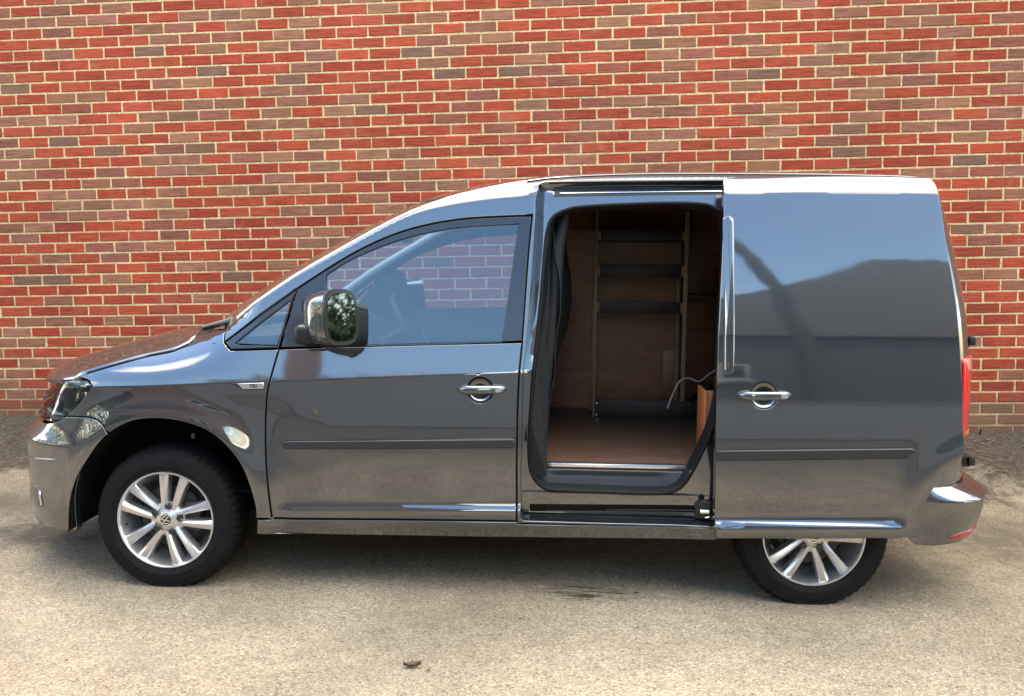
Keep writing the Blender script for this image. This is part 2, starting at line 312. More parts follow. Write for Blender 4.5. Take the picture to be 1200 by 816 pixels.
# ---------------------------------------------------------------- brick wall
CP=.0762403; BLN=.225
def brick_mat(name,src):
    m,nt,b=new_mat(name); Nn=nt.nodes.new; Lk=nt.links.new
    if src=='object':
        oi=Nn('ShaderNodeObjectInfo'); colr=oi.outputs['Color']
    else:
        at=Nn('ShaderNodeAttribute'); at.attribute_name='tint'; colr=at.outputs['Color']
    g=Nn('ShaderNodeNewGeometry'); P=g.outputs['Position']
    mp=Nn('ShaderNodeMapping'); mp.inputs['Scale'].default_value=(7,40,95); Lk(P,mp.inputs['Vector'])
    n=Nn('ShaderNodeTexNoise'); n.inputs['Scale'].default_value=1.0; n.inputs['Detail'].default_value=5; n.inputs['Roughness'].default_value=.65; Lk(mp.outputs[0],n.inputs['Vector'])
    r=Nn('ShaderNodeValToRGB'); e=r.color_ramp.elements; e[0].position=.30; e[0].color=(.50,.47,.45,1); e[1].position=.66; e[1].color=(1.22,1.25,1.3,1); Lk(n.outputs['Fac'],r.inputs['Fac'])
    mu=Nn('ShaderNodeMixRGB'); mu.blend_type='MULTIPLY'; mu.inputs['Fac'].default_value=.9; Lk(colr,mu.inputs['Color1']); Lk(r.outputs[0],mu.inputs['Color2'])
    n2=Nn('ShaderNodeTexNoise'); n2.inputs['Scale'].default_value=9; n2.inputs['Detail'].default_value=6; n2.inputs['Roughness'].default_value=.7; Lk(P,n2.inputs['Vector'])
    r2=Nn('ShaderNodeValToRGB'); e=r2.color_ramp.elements; e[0].position=.58; e[0].color=(0,0,0,1); e[1].position=.78; e[1].color=(.55,.55,.55,1); Lk(n2.outputs['Fac'],r2.inputs['Fac'])
    m2=Nn('ShaderNodeMixRGB'); Lk(r2.outputs[0],m2.inputs['Fac']); Lk(mu.outputs[0],m2.inputs['Color1']); m2.inputs['Color2'].default_value=(.31,.18,.12,1)
    # damp dirt rising a course or two from the ground
    sx=Nn('ShaderNodeSeparateXYZ'); Lk(P,sx.inputs[0])
    pl=Nn('ShaderNodeMath'); pl.operation='MULTIPLY_ADD'; pl.inputs[1].default_value=GN.x/GN.z-.0075; Lk(sx.outputs['X'],pl.inputs[0]); Lk(sx.outputs['Z'],pl.inputs[2])
    mr=Nn('ShaderNodeMapRange'); z0=gz(0,0); mr.inputs['From Min'].default_value=z0+.36; mr.inputs['From Max'].default_value=z0+.02; Lk(pl.outputs[0],mr.inputs['Value'])
    n3=Nn('ShaderNodeTexNoise'); n3.inputs['Scale'].default_value=5; n3.inputs['Detail'].default_value=6; Lk(P,n3.inputs['Vector'])
    mm=Nn('ShaderNodeMath'); mm.operation='MULTIPLY'; Lk(mr.outputs[0],mm.inputs[0]); Lk(n3.outputs['Fac'],mm.inputs[1])
    mq=Nn('ShaderNodeMath'); mq.operation='MULTIPLY'; mq.inputs[1].default_value=1.25; mq.use_clamp=True; Lk(mm.outputs[0],mq.inputs[0])
    m3=Nn('ShaderNodeMixRGB'); Lk(mq.outputs[0],m3.inputs['Fac']); Lk(m2.outputs[0],m3.inputs['Color1']); m3.inputs['Color2'].default_value=(.10,.082,.055,1)
    # broad tonal drift and pale bloom over many courses
    n4=Nn('ShaderNodeTexNoise'); n4.inputs['Scale'].default_value=.9; n4.inputs['Detail'].default_value=5; Lk(P,n4.inputs['Vector'])
    r4=Nn('ShaderNodeValToRGB'); e=r4.color_ramp.elements; e[0].position=.3; e[0].color=(.84,.83,.82,1); e[1].position=.7; e[1].color=(1.12,1.13,1.14,1); Lk(n4.outputs['Fac'],r4.inputs['Fac'])
    m4=Nn('ShaderNodeMixRGB'); m4.blend_type='MULTIPLY'; m4.inputs['Fac'].default_value=1; Lk(m3.outputs[0],m4.inputs['Color1']); Lk(r4.outputs[0],m4.inputs['Color2'])
    n5=Nn('ShaderNodeTexNoise'); n5.inputs['Scale'].default_value=2.4; n5.inputs['Detail'].default_value=7; n5.inputs['Roughness'].default_value=.7; Lk(P,n5.inputs['Vector'])
    r5=Nn('ShaderNodeValToRGB'); e=r5.color_ramp.elements; e[0].position=.56; e[0].color=(0,0,0,1); e[1].position=.74; e[1].color=(.34,.34,.34,1); Lk(n5.outputs['Fac'],r5.inputs['Fac'])
    m5=Nn('ShaderNodeMixRGB'); Lk(r5.outputs[0],m5.inputs['Fac']); Lk(m4.outputs[0],m5.inputs['Color1']); m5.inputs['Color2'].default_value=(.36,.20,.135,1)
    Lk(m5.outputs[0],b.inputs['Base Color']); b.inputs['Roughness'].default_value=.82; b.inputs['Specular IOR Level'].default_value=.3
    bp=Nn('ShaderNodeBump'); bp.inputs['Strength'].default_value=.7; bp.inputs['Distance'].default_value=.006; Lk(n.outputs['Fac'],bp.inputs['Height']); Lk(bp.outputs[0],b.inputs['Normal'])
    return m
BMO=brick_mat('wall_brick','object'); BMA=brick_mat('wall_brick_courses','attr')
def mortar_mat():
    m=BMA.copy(); m.name='cream_mortar'; nt=m.node_tree
    for n in nt.nodes:
        if n.type=='ATTRIBUTE': at=n
    rgb=nt.nodes.new('ShaderNodeRGB'); rgb.outputs[0].default_value=(.64,.47,.24,1)
    for l in list(nt.links):
        if l.from_node==at: s=l.to_socket; nt.links.remove(l); nt.links.new(rgb.outputs[0],s)
    for n in nt.nodes:
        if n.type=='MAPPING': n.inputs['Scale'].default_value=(45,45,45)
    return m
MORT=mortar_mat()
WX0,WX1=-5.0,12.0
wz0=-.55; wz1=6.4
wall=mesh_obj('brick_wall',[(WX0,0.0035,wz0),(WX1,0.0035,wz0),(WX1,0.0035,wz1),(WX0,0.0035,wz1),(WX0,.215,wz0),(WX1,.215,wz0),(WX1,.215,wz1),(WX0,.215,wz1)],
    [(0,1,2,3),(5,4,7,6),(3,2,6,7),(1,5,6,2),(4,0,3,7)],MORT)
tag(wall,'tall red brick wall with cream mortar joints behind the van','wall')
def brick_mesh(L,H,jit):
    h=L/2;k=H/2; d=.004; y0=0.0; yb=.0042; rnd=random.Random(jit)
    j=lambda a=.0012: rnd.uniform(-a,a)
    o=[(-h+j(),yb,-k+j()),(h+j(),yb,-k+j()),(h+j(),yb,k+j()),(-h+j(),yb,k+j())]
    f=[(-h+d+j(),y0+j(.0006),-k+d+j()),(h-d+j(),y0+j(.0006),-k+d+j()),(h-d+j(),y0+j(.0006),k-d+j()),(-h+d+j(),y0+j(.0006),k-d+j())]
    # a mid pair so long edges can waver
    o2=[(j(.01),yb,-k+j()),(j(.01),yb,k+j())]; f2=[(o2[0][0],y0,-k+d+j()),(o2[1][0],y0,k-d+j())]
    v=o+f+o2+f2           # 0-3 outer,4-7 face,8 ob,9 ot,10 fb,11 ft
    fc=[(4,10,11,7),(10,5,6,11),(0,8,10,4),(8,1,5,10),(1,2,6,5),(2,9,11,6),(9,3,7,11),(3,0,4,7)]
    return v,fc
BV=[brick_mesh(.2145,.0655,k) for k in range(8)]
REDS=[(0.349,0.055,0.021),(0.316,0.046,0.020),(0.373,0.063,0.025),(0.289,0.043,0.019),(0.344,0.061,0.028),(0.308,0.052,0.023)]
PINK=[(0.255,0.090,0.055),(0.266,0.105,0.067),(0.228,0.082,0.050)]
BROWN=[(.262,.108,.056),(.282,.122,.065),(.244,.100,.052)]
MIXD=[(0.255,0.073,0.040),(0.232,0.076,0.044)]
DRK=[(.200,.098,.056),(.182,.094,.056),(.214,.105,.060)]
def brick_tone(r,c):
    rnd=random.Random(r*977+c*31+5)
    t=BRICK_MAP.get((r,c))
    if t is None:
        if 0<=r<46 and (r,c) in SEEN: t='r'
        else:
            q=rnd.random(); t='r' if q<.70 else 'p' if q<.80 else 'b' if q<.93 else 'd'
    pal={'r':REDS,'p':PINK,'b':BROWN,'d':DRK,'m':MIXD}[t]; k=pal[rnd.randrange(len(pal))]; s=rnd.uniform(.9,1.1)
    return tuple(min(1,x*s*rnd.uniform(.96,1.04)) for x in k)
BRICK_MAP={}
for _k,_t in {'b': '0,1 1,-2 1,2 1,8 1,9 1,10 2,0 2,1 2,5 2,7 2,11 2,16 3,3 3,6 3,8 3,12 3,14 3,18 3,22 3,25 4,4 4,8 4,12 4,14 4,18 4,25 4,27 5,5 5,7 5,13 5,14 5,26 5,27 6,13 6,16 6,18 6,20 7,-2 7,12 7,15 7,19 7,22 7,24 8,5 8,20 8,26 8,30 9,0 9,1 9,7 9,19 9,24 10,5 10,6 10,8 10,10 10,22 10,26 10,30 11,-2 11,-1 11,0 11,3 11,7 11,9 11,18 11,19 11,25 12,3 12,7 12,8 12,19 12,23 12,27 12,28 13,4 13,8 13,17 13,22 13,25 14,-2 14,9 14,19 14,23 14,27 15,-1 15,3 15,6 15,7 15,10 15,11 15,19 15,22 15,28 16,-1 16,5 16,12 16,17 17,-2 17,1 17,11 17,14 17,18 17,20 17,22 18,0 18,4 18,6 18,7 18,8 18,9 18,13 18,24 18,27 19,0 19,1 19,2 19,3 19,10 20,1 20,4 20,9 20,11 20,30 21,-2 21,-1 22,8 22,9 23,3 23,8 23,29 24,0 25,4 25,5 25,7 25,29 26,2 27,2 27,28 27,29 28,0 28,5 28,30 30,-1 30,0 30,2 30,4 31,-2 31,0 32,-2 32,-1 32,1 32,2 32,3 33,28 34,-1 35,-3 36,-2 36,30 39,30 40,29 40,30', 'p': '0,2 0,3 1,0 2,-1 2,2 2,17 3,0 3,4 3,23 4,20 5,0 5,8 5,12 5,29 6,9 6,28 7,8 7,20 8,4 9,8 9,16 9,21 9,29 10,14 10,27 11,5 11,29 12,20 13,-2 13,27 13,29 14,4 14,20 14,28 15,-2 15,4 15,8 15,24 16,2 16,4 16,14 16,22 17,7 17,10 17,16 17,19 18,1 18,12 18,28 18,30 20,2 20,8 21,5 22,-1 23,2 23,9 24,2 24,29 25,12 34,0 35,-2 37,-2', 'd': '2,6 5,3 6,12 6,19 7,5 8,-1 8,8 8,13 8,15 8,24 8,27 9,22 11,4 11,10 11,15 13,0 14,-1 14,2 14,5 14,25 16,9 16,25 17,28 23,28 26,-1 26,0 26,6', 'm': '4,5 4,6 5,19 6,15 6,22 7,29 8,16 8,18 10,1 10,25 11,13 11,17 12,13 12,16 12,22 12,26 13,14 14,17 14,29 15,16 16,0 16,19 17,2 18,29 20,0 20,29 21,3 22,4 23,1'}.items():
    for _w in _t.split(): BRICK_MAP[tuple(int(a) for a in _w.split(","))]=_k
SEEN={(r,c) for r in range(0,39) for c in range(-2,32)}
NR0,NR1=-40,47
bricks=[]
for r in range(NR0,NR1):
    zc=ZS-CP*(r+.5); off=0 if r%2==0 else BLN/2
    if zc<wz0+.05 or zc>wz1-.04: continue
    for c in range(-21,52):
        xc=BLN*(c+.5)+off+random.Random(r*131+c).uniform(-.0025,.0025)
        if xc<WX0+.12 or xc>WX1-.12: continue
        if zc<gz(xc,0)-.06: continue
        bricks.append((r,c,xc,zc))
# how large each brick shows from the photograph's side of the yard; those hidden by the van are not among the 300
VANPX=[(33,500),(60,445),(110,412),(240,378),(330,330),(425,272),(500,237),(600,212),(700,204),(1095,204),(1112,300),(1132,420),(1135,560),(1156,575),(1156,640),(33,640)]
WINPX=[(478,340),(500,300),(560,283),(590,285),(597,345),(480,352)]
def pix(x,y,z):
    d=Vector((x,y,z))-camo.matrix_world.translation; a=[sum(RM[i][k]*d[k] for k in range(3)) for i in range(3)]
    return 600+1050*a[0]/a[2],408+1050*a[1]/a[2]
def ins(poly,u,v): return bool(inside_([poly],u,v))
def inside_(loops,u,v):
    r=False
    for p in loops:
        for a,b in zip(p,p[1:]+p[:1]):
            if (a[1]>v)!=(b[1]>v) and u<a[0]+(v-a[1])*(b[0]-a[0])/(b[1]-a[1]): r=not r
    return r
rank=[]
for k,(r,c,xc,zc) in enumerate(bricks):
    us=[pix(xc+dx,0,zc+dz) for dx in (-.1,.1) for dz in (-.03,.03)]
    if all(6<u<1194 and 4<v<520 and not ins(VANPX,u,v) for u,v in us) and zc>gz(xc,0)+.05:
        A=abs((us[2][0]-us[0][0])*(us[1][1]-us[0][1])); rank.append((A,k))
rank.sort(reverse=True); single={k for A,k in rank[:300]}
BME=[]
for v,f in BV:
    me=bpy.data.meshes.new('brick'); me.from_pydata(v,[],f); me.materials.append(BMO); BME.append(me)
SV=[];SF_=[];SCOL=[]
for k,(r,c,xc,zc) in enumerate(bricks):
    vi=(r*7+c*3)%8; col=brick_tone(r,c); py=random.Random(k).uniform(-.0015,.0008)
    if k in single:
        o=bpy.data.objects.new('brick',BME[vi]); COL.objects.link(o); o.parent=wall; o.location=(xc,py,zc); o.color=(*col,1)
    else:
        b=len(SV); v,f=BV[vi]
        SV+=[(p[0]+xc,p[1]+py,p[2]+zc) for p in v]; SF_+=[tuple(b+i for i in q) for q in f]; SCOL+=[col]*len(v)
bo=mesh_obj('brick_courses',SV,SF_,BMA,wall); tag(bo,kind='stuff')
ca=bo.data.color_attributes.new('tint','FLOAT_COLOR','POINT')
ca.data.foreach_set('color',[x for c in SCOL for x in (*c,1.0)])
# ---------------------------------------------------------------- body surface of the van
def sstep(a,b,x):
    t=min(1.0,max(0.0,(x-a)/(b-a))); return t*t*(3-2*t)
def pchip(pts):
    xs=[p[0] for p in pts]; ys=[p[1] for p in pts]; n=len(xs)
    h=[xs[i+1]-xs[i] for i in range(n-1)]; d=[(ys[i+1]-ys[i])/h[i] for i in range(n-1)]
    m=[0.0]*n; m[0]=d[0]; m[-1]=d[-1]
    for i in range(1,n-1):
        if d[i-1]*d[i]>0:
            w1=2*h[i]+h[i-1]; w2=h[i]+2*h[i-1]; m[i]=(w1+w2)/(w1/d[i-1]+w2/d[i])
    def f(x):
        if x<=xs[0]: return ys[0]+m[0]*(x-xs[0])
        if x>=xs[-1]: return ys[-1]+m[-1]*(x-xs[-1])
        i=0
        while x>xs[i+1]: i+=1
        t=(x-xs[i])/h[i]; a=ys[i]; b=ys[i+1]
        return ((1+2*t)*(1-t)**2)*a+t*(1-t)**2*h[i]*m[i]+t*t*(3-2*t)*b+t*t*(t-1)*h[i]*m[i+1]
    return f
# roof edge / A pillar / bonnet edge height against x
ZT=pchip([(-.95,.70),(-.66,.80),(-.45,.898),(-.25,.960),(-.05,1.012),(.10,1.062),(.23,1.094),(.311,1.158),(.449,1.257),(.571,1.340),(.697,1.415),(.819,1.486),(.945,1.556),(1.068,1.614),(1.194,1.656),(1.319,1.690),(1.446,1.716),(1.561,1.732),(1.793,1.748),(2.006,1.755),(2.323,1.758),(2.7,1.757),(3.0,1.752),(3.3,1.745),(3.6,1.74)])
ZC=lambda x: .8640+.0535*x  # shoulder crease
LEDGE_ON=[1.0]
LEDGE_IN=lambda x: sstep(.47,.56,x)*LEDGE_ON[0]
RUB=.665
_low=pchip([(.10,.800),(.18,.832),(.25,.856),(.31,.876),(.352,.8835),(.359,.8837),(.3868,.8712),(.393,.8705),(.45,.8725),(.55,.882),(.66,.889),(.78,.8915),(.90,.891)])
_lowp=pchip([(.10,.800),(.18,.832),(.25,.850),(.33,.862),(.45,.873),(.55,.882),(.66,.889),(.78,.8915),(.90,.891)])
_rear=pchip([(.66,0),(.80,-.001),(.95,-.008),(1.10,-.023),(1.25,-.047),(1.40,-.078),(1.55,-.115),(1.70,-.158),(1.80,-.19)])
def crease_up(x,z):
    zc=ZC(x); u=z-zc
    if u<=0: return 0.0
    r=.004                                   # tight roll at the crease
    a=.27
    d=a*(u-r/2) if u>r else a*u*u/(2*r)
    zb=1.03+.037*x                           # belt: from here on the glass leans in
    if z>zb: d+=-.015*(z-zb)
    k=.155*(1-sstep(-.1,.42,x))              # front wing rolls in toward the bonnet
    d+=k*(max(0,u-.02)/.15)**2
    return d
def width(x,z):
    li=LEDGE_IN(x)*(1-sstep(3.02,3.07,x))
    zl=z-.022*(min(max(x,.3),2.4)-1.0)
    w=_low(zl)*li+_lowp(zl)*(1-li) if zl<.66 else _lowp(min(zl,.80))
    b=sstep(1.50,1.62,x)
    up=0.0
    if b<1: up-=(1-b)*crease_up(x,z)
    if b>0 and z>.66: up+=b*_rear(z)
    w+=up
    # wheel arch flares
    for cx,cz in ((0.0,.30),(2.69,.30)):
        r=math.hypot(x-cx,(z-cz)*.97)
        if z>.1 and r<.8:
            w+=(.021 if cx==0 else .010)*math.exp(-((r-.420)/.075)**2)
            if cx==0: w-= .006*math.exp(-((r-.62)/.12)**2)*sstep(.45,.6,z)*(1-sstep(.76,.86,z))
    # roll over into the roof / pillar / bonnet
    zt=ZT(x); rr=.022+.060*sstep(.9,1.6,x); d=zt-z
    if d<rr:
        q=min(1.0,(rr-max(d,0))/rr); w-=rr*.9*(1-math.sqrt(max(0,1-q*q)))
    return w
FRX,FRA,FRB,FRN=0.10,0.985,.892,2.75         # front plan curve
RRX,RRA,RRB,RRN=2.98,.412,.892,3.6           # rear plan curve
def _table(x0,sgn,a,b,n):
    T=[];S=0;px,py=0.,1.
    pts=[]
    N=400
    for i in range(N+1):
        th=math.pi/2*i/N
        X=abs(math.sin(th))**(2/n); Y=abs(math.cos(th))**(2/n)
        X,Y=a*X,b*Y
        if i: S+=math.hypot(X-px,Y-py)
        px,py=X,Y; pts.append((S,X,Y))
    return pts
_FT=_table(FRX,-1,FRA,FRB,FRN); _RT=_table(RRX,1,RRA,RRB,RRN)
FS_END=FRX-_FT[-1][0]; RS_END=RRX+_RT[-1][0]
def _look(T,s):
    lo,hi=0,len(T)-1
    if s>=T[-1][0]: return T[-1][1],T[-1][2]
    while hi-lo>1:
        m=(lo+hi)//2
        if T[m][0]<=s: lo=m
        else: hi=m
    t=(s-T[lo][0])/max(1e-9,T[hi][0]-T[lo][0])
    return T[lo][1]+t*(T[hi][1]-T[lo][1]),T[lo][2]+t*(T[hi][2]-T[lo][2])
def plan(s):
    if s<FRX:
        if s<FS_END: x,y=plan(2*FS_END-s); return x,-y
        X,Y=_look(_FT,FRX-s); return FRX-X,-Y
    if s>RRX:
        if s>RS_END: x,y=plan(2*RS_END-s); return x,-y
        X,Y=_look(_RT,s-RRX); return RRX+X,-Y
    return s,-.892
def plan_n(s):
    a=plan(s-.004); b=plan(s+.004); dx,dy=b[0]-a[0],b[1]-a[1]; l=math.hypot(dx,dy)
    return dy/l,-dx/l            # outward (near side: -y)
FACE=pchip([(.10,-.10),(.16,-.055),(.22,-.022),(.30,-.010),(.40,-.010),(.50,-.010),(.585,-.006),(.625,-.035),(.66,-.055),(.72,-.072),(.78,-.092),(.84,-.122),(.90,-.19),(.95,-.27)])
REAR=pchip([(.2,0.),(1.0,0.),(1.15,-.010),(1.3,-.032),(1.5,-.070),(1.7,-.115),(1.85,-.15)])
def S(s,z,off=0.0):
    """point of the near body side at plan arc length s (equals x on the flat of the side) and height z"""
    if s<FS_END: p=S(2*FS_END-s,z,off); return (p[0],-p[1],p[2])
    if s>RS_END: p=S(2*RS_END-s,z,off); return (p[0],-p[1],p[2])
    x,y=plan(s); nx,ny=plan_n(s)
    o=width(max(x,-.45),z)-.892
    if s<-.25:
        k=sstep(-.30,-.72,s) if False else 1-sstep(-.80,-.32,s)
        o=o*(1-k)+k*FACE(z)
    if s>RRX:                                # rear corner: the lean of the side narrows it evenly
        y*=1+o/.892; x+=nx*off; y+=ny*off
    else:
        o+=off; x+=nx*o; y+=ny*o
    if s>2.95: x+=REAR(z)*sstep(2.95,3.40,s)
    return (x,y,z)
def SN(s,z):
    e=.0015
    a=S(s-e,z);b=S(s+e,z);c=S(s,z-e);d=S(s,z+e)
    u=(b[0]-a[0],b[1]-a[1],b[2]-a[2]);v=(d[0]-c[0],d[1]-c[1],d[2]-c[2])
    n=(u[1]*v[2]-u[2]*v[1],u[2]*v[0]-u[0]*v[2],u[0]*v[1]-u[1]*v[0])
    l=math.sqrt(n[0]**2+n[1]**2+n[2]**2)
    return (n[0]/l,n[1]/l,n[2]/l)
# outlines of the panels: (distance along the side, height) in metres
O_={'arch_front': [(-0.414, 0.2323), (-0.4036, 0.3568), (-0.3688, 0.4656), (-0.3069, 0.5572), (-0.2246, 0.6484), (-0.1244, 0.71), (-0.0219, 0.7306), (0.0955, 0.7224), (0.208, 0.6855), (0.2892, 0.6193), (0.3509, 0.5279), (0.39, 0.3909), (0.3963, 0.3089)],
 'fender_line': [(0.4976, 1.0215), (0.473, 0.9155), (0.4512, 0.8101), (0.4433, 0.6319), (0.4513, 0.4532), (0.4636, 0.3131)],
 'bumper_split': [(-0.4622, 0.7137), (-0.3697, 0.7208), (-0.2887, 0.7217), (-0.2418, 0.7008), (-0.2135, 0.6616)],
 'headlight': [(-0.2933, 0.85), (-0.3291, 0.8139), (-0.3959, 0.7564), (-0.4622, 0.7137), (-0.5079, 0.6922), (-0.5728, 0.6753)],
 'headlight_top': [(-0.2937, 0.8534), (-0.3122, 0.875), (-0.3316, 0.8806), (-0.4191, 0.8731), (-0.6012, 0.8496)],
 'bonnet_line': [(-0.3435, 0.9019), (-0.2521, 0.93), (-0.166, 0.9548), (-0.0923, 0.9754), (-0.0276, 0.9881), (0.0262, 1.0008), (0.0782, 1.0295), (0.0943, 1.0637)],
 'door_rear': [(1.5231, 1.5582), (1.512, 1.4112), (1.5033, 1.2385), (1.4947, 1.0681), (1.4854, 0.9437), (1.4802, 0.7945), (1.4787, 0.5825), (1.4812, 0.3322)],
 'door_bottom': [(1.4812, 0.3283), (0.9684, 0.323), (0.4638, 0.3169)],
 'door_top': [(0.5573, 1.2663), (0.7025, 1.3644), (0.8243, 1.436), (0.9505, 1.4937), (1.0739, 1.5315), (1.2013, 1.5559), (1.3269, 1.5685), (1.5227, 1.5775)],
 'door_tri': [(0.4976, 1.0215), (0.5543, 1.2575)],
 'glass_front': [(0.6797, 1.322), (0.7648, 1.3791), (0.8887, 1.4366), (1.0139, 1.4801), (1.1389, 1.5094), (1.265, 1.5267), (1.4654, 1.5385), (1.4084, 1.0681), (0.6956, 1.0367)],
 'belt_black': [(0.4976, 1.0215), (0.7559, 1.0342), (1.1065, 1.0484), (1.4845, 1.0646)],
 'quarter_glass': [(0.3085, 1.0376), (0.5315, 1.2189), (0.486, 1.035)],
 'quarter_frame': [(0.2519, 1.0418), (0.5539, 1.2645), (0.4975, 1.0232), (0.2895, 1.0116)],
 'b_trim': [(1.4653, 1.5403), (1.5197, 1.5511), (1.493, 1.0681), (1.4085, 1.0634)],
 'slide_hole': [(1.5516, 1.7118), (1.5393, 1.6391), (1.5391, 1.558), (1.528, 1.3111), (1.5154, 1.0685), (1.5027, 0.9336), (1.4999, 0.7249), (1.4983, 0.5105), (1.5004, 0.3479), (1.5109, 0.333), (1.8107, 0.331), (2.2857, 0.329)],
 'sill_bottom': [(0.3911, 0.236), (1.3446, 0.2445), (2.2819, 0.2571)],
 'rub_front': [(0.5136, 0.6291), (0.5246, 0.6426), (0.5639, 0.6464), (1.4693, 0.675), (1.4696, 0.636), (0.5628, 0.6103), (0.5237, 0.6131)],
 'crease': [(0.3401, 0.8825), (0.4534, 0.8879), (0.763, 0.9037), (1.1115, 0.9218), (1.4734, 0.9435)],
 'ledge': [(0.5338, 0.356), (0.5745, 0.3762), (1.4748, 0.4014), (1.4758, 0.3675), (0.5341, 0.3492)],
 'badge': [(0.2974, 0.8834), (0.4499, 0.8896), (0.4494, 0.8597), (0.3608, 0.8564)],
 'lamp_rear': [(3.2644, 1.0188), (3.2935, 1.0203)],
 'arch_rear': [],
 'sd_left': [(2.2874, 1.6959), (2.2853, 1.5868), (2.2765, 1.4187), (2.2675, 1.2527), (2.2601, 1.0875), (2.2579, 0.9218), (2.2591, 0.7542), (2.2658, 0.5478), (2.2709, 0.4064), (2.2766, 0.2948)],
 'sd_top': [(2.3053, 1.7267), (2.4805, 1.7383), (2.8216, 1.7474), (3.1091, 1.7508)],
 'sd_right': [(3.1109, 1.7353), (3.1206, 1.6877), (3.131, 1.5935), (3.1436, 1.4605), (3.1612, 1.3292), (3.1746, 1.215), (3.1867, 1.0686), (3.1956, 0.9379), (3.2057, 0.7729), (3.2101, 0.6587), (3.1626, 0.6064), (3.1224, 0.5469), (3.0975, 0.4975), (3.0752, 0.4197), (3.0672, 0.3273)],
 'sd_rub': [(2.2642, 0.6606), (3.0141, 0.6849), (3.0309, 0.6751), (2.9909, 0.642), (2.266, 0.6175)],
 'sd_ledge': [(2.2807, 0.3781), (2.9617, 0.401), (3.0186, 0.3901), (3.0208, 0.3654), (2.283, 0.3315)],
 'sd_handle': [(2.3395, 0.8799), (2.5461, 0.8836), (2.4399, 0.9382), (2.443, 0.8217)],
 'sd_edge': [(2.2852, 1.58), (2.3251, 1.5736), (2.3237, 1.0059), (2.3081, 0.9626), (2.2754, 0.9487)],
 'seal': [(1.7226, 1.6134), (1.8629, 1.6233), (2.0726, 1.6319), (2.2118, 1.6294), (2.2739, 1.6105), (2.3145, 1.5513), (2.312, 1.2477), (2.3016, 0.9396), (2.2845, 0.8009), (2.2606, 0.7021), (2.2293, 0.6232), (2.1979, 0.5503), (2.1592, 0.4836), (2.1081, 0.4533), (2.0211, 0.444), (1.8108, 0.4463), (1.6347, 0.4495), (1.5851, 0.4629), (1.5494, 0.4989), (1.5312, 0.5538), (1.5268, 0.6444), (1.5322, 0.787), (1.5408, 0.9275), (1.5524, 1.065), (1.5669, 1.2379), (1.578, 1.412), (1.5902, 1.5243), (1.6175, 1.5772), (1.6699, 1.6023)],
 'slot_top': [(1.6086, 1.6898), (2.3077, 1.7029), (2.3062, 1.6672), (1.6093, 1.6517)],
 'slot_low': [(1.5296, 0.3868), (2.2703, 0.3977), (2.2711, 0.3625), (1.5303, 0.3446)],
 'bracket': [(2.209, 0.4149), (2.2772, 0.4182), (2.2784, 0.3451), (2.21, 0.3418)],
 'bolt': [(2.2366, 0.4327)],
 'gap_top': [(1.5871, 1.7163), (2.3119, 1.7282)],
 'front_ridge': [(-0.7103, 0.5024), (-0.4979, 0.5283)],
 'fog': [(-0.6827, 0.3807), (-0.6545, 0.3166), (-0.6223, 0.3146), (-0.6301, 0.3707)],
 'bumper_low': [(-0.4057, 0.2292), (-0.5262, 0.224), (-0.6123, 0.2337)]}
# ---------------------------------------------------------------- panels cut from the body surface
def densify(pts,mx=.022):
    out=[];n=len(pts)
    for i in range(n):
        a=pts[i];b=pts[(i+1)%n]; d=math.hypot(b[0]-a[0],b[1]-a[1]); k=max(1,int(math.ceil(d/mx)))
        for j in range(k): out.append((a[0]+(b[0]-a[0])*j/k,a[1]+(b[1]-a[1])*j/k))
    return out
def area(p): return .5*sum(p[i][0]*p[(i+1)%len(p)][1]-p[(i+1)%len(p)][0]*p[i][1] for i in range(len(p)))
def clean(p):
    q=[]
    for a in p:
        if not q or math.hypot(a[0]-q[-1][0],a[1]-q[-1][1])>1e-4: q.append(a)
    if math.hypot(q[0][0]-q[-1][0],q[0][1]-q[-1][1])<1e-4: q.pop()
    return q
def left_normals(p):
    n=len(p); out=[]
    for i in range(n):
        a,b,c=p[i-1],p[i],p[(i+1)%n]
        d1=(b[0]-a[0],b[1]-a[1]); l=math.hypot(*d1) or 1; d1=(d1[0]/l,d1[1]/l)
        d2=(c[0]-b[0],c[1]-b[1]); l=math.hypot(*d2) or 1; d2=(d2[0]/l,d2[1]/l)
        nx,ny=-(d1[1]+d2[1]),(d1[0]+d2[0]); l=math.hypot(nx,ny) or 1; nx/=l;ny/=l
        dot=max(.45,nx*-d1[1]+ny*d1[0]); out.append((nx/dot,ny/dot))
    return out
def inset(p,d):
    return [(a[0]+n[0]*d,a[1]+n[1]*d) for a,n in zip(p,left_normals(p))]
def inside(loops,X,Z):
    r=np.zeros(len(X),bool)
    for p in loops:
        P=np.array(p); A=P; B=np.roll(P,-1,0)
        for a,b in zip(A,B):
            c=(a[1]>Z)!=(b[1]>Z)
            if c.any():
                xi=a[0]+(Z-a[1])*(b[0]-a[0])/((b[1]-a[1]) or 1e-12); r^=c&(X<xi)
    return r
def nrm(v):
    l=math.sqrt(v[0]**2+v[1]**2+v[2]**2) or 1; return (v[0]/l,v[1]/l,v[2]/l)
def surf_n(Sf,s,z,e=.0015):
    a=Sf(s-e,z);b=Sf(s+e,z);c=Sf(s,z-e);d=Sf(s,z+e)
    u=(b[0]-a[0],b[1]-a[1],b[2]-a[2]);v=(d[0]-c[0],d[1]-c[1],d[2]-c[2])
    return nrm((u[1]*v[2]-u[2]*v[1],u[2]*v[0]-u[0]*v[2],u[0]*v[1]-u[1]*v[0])),nrm(u),nrm(v)
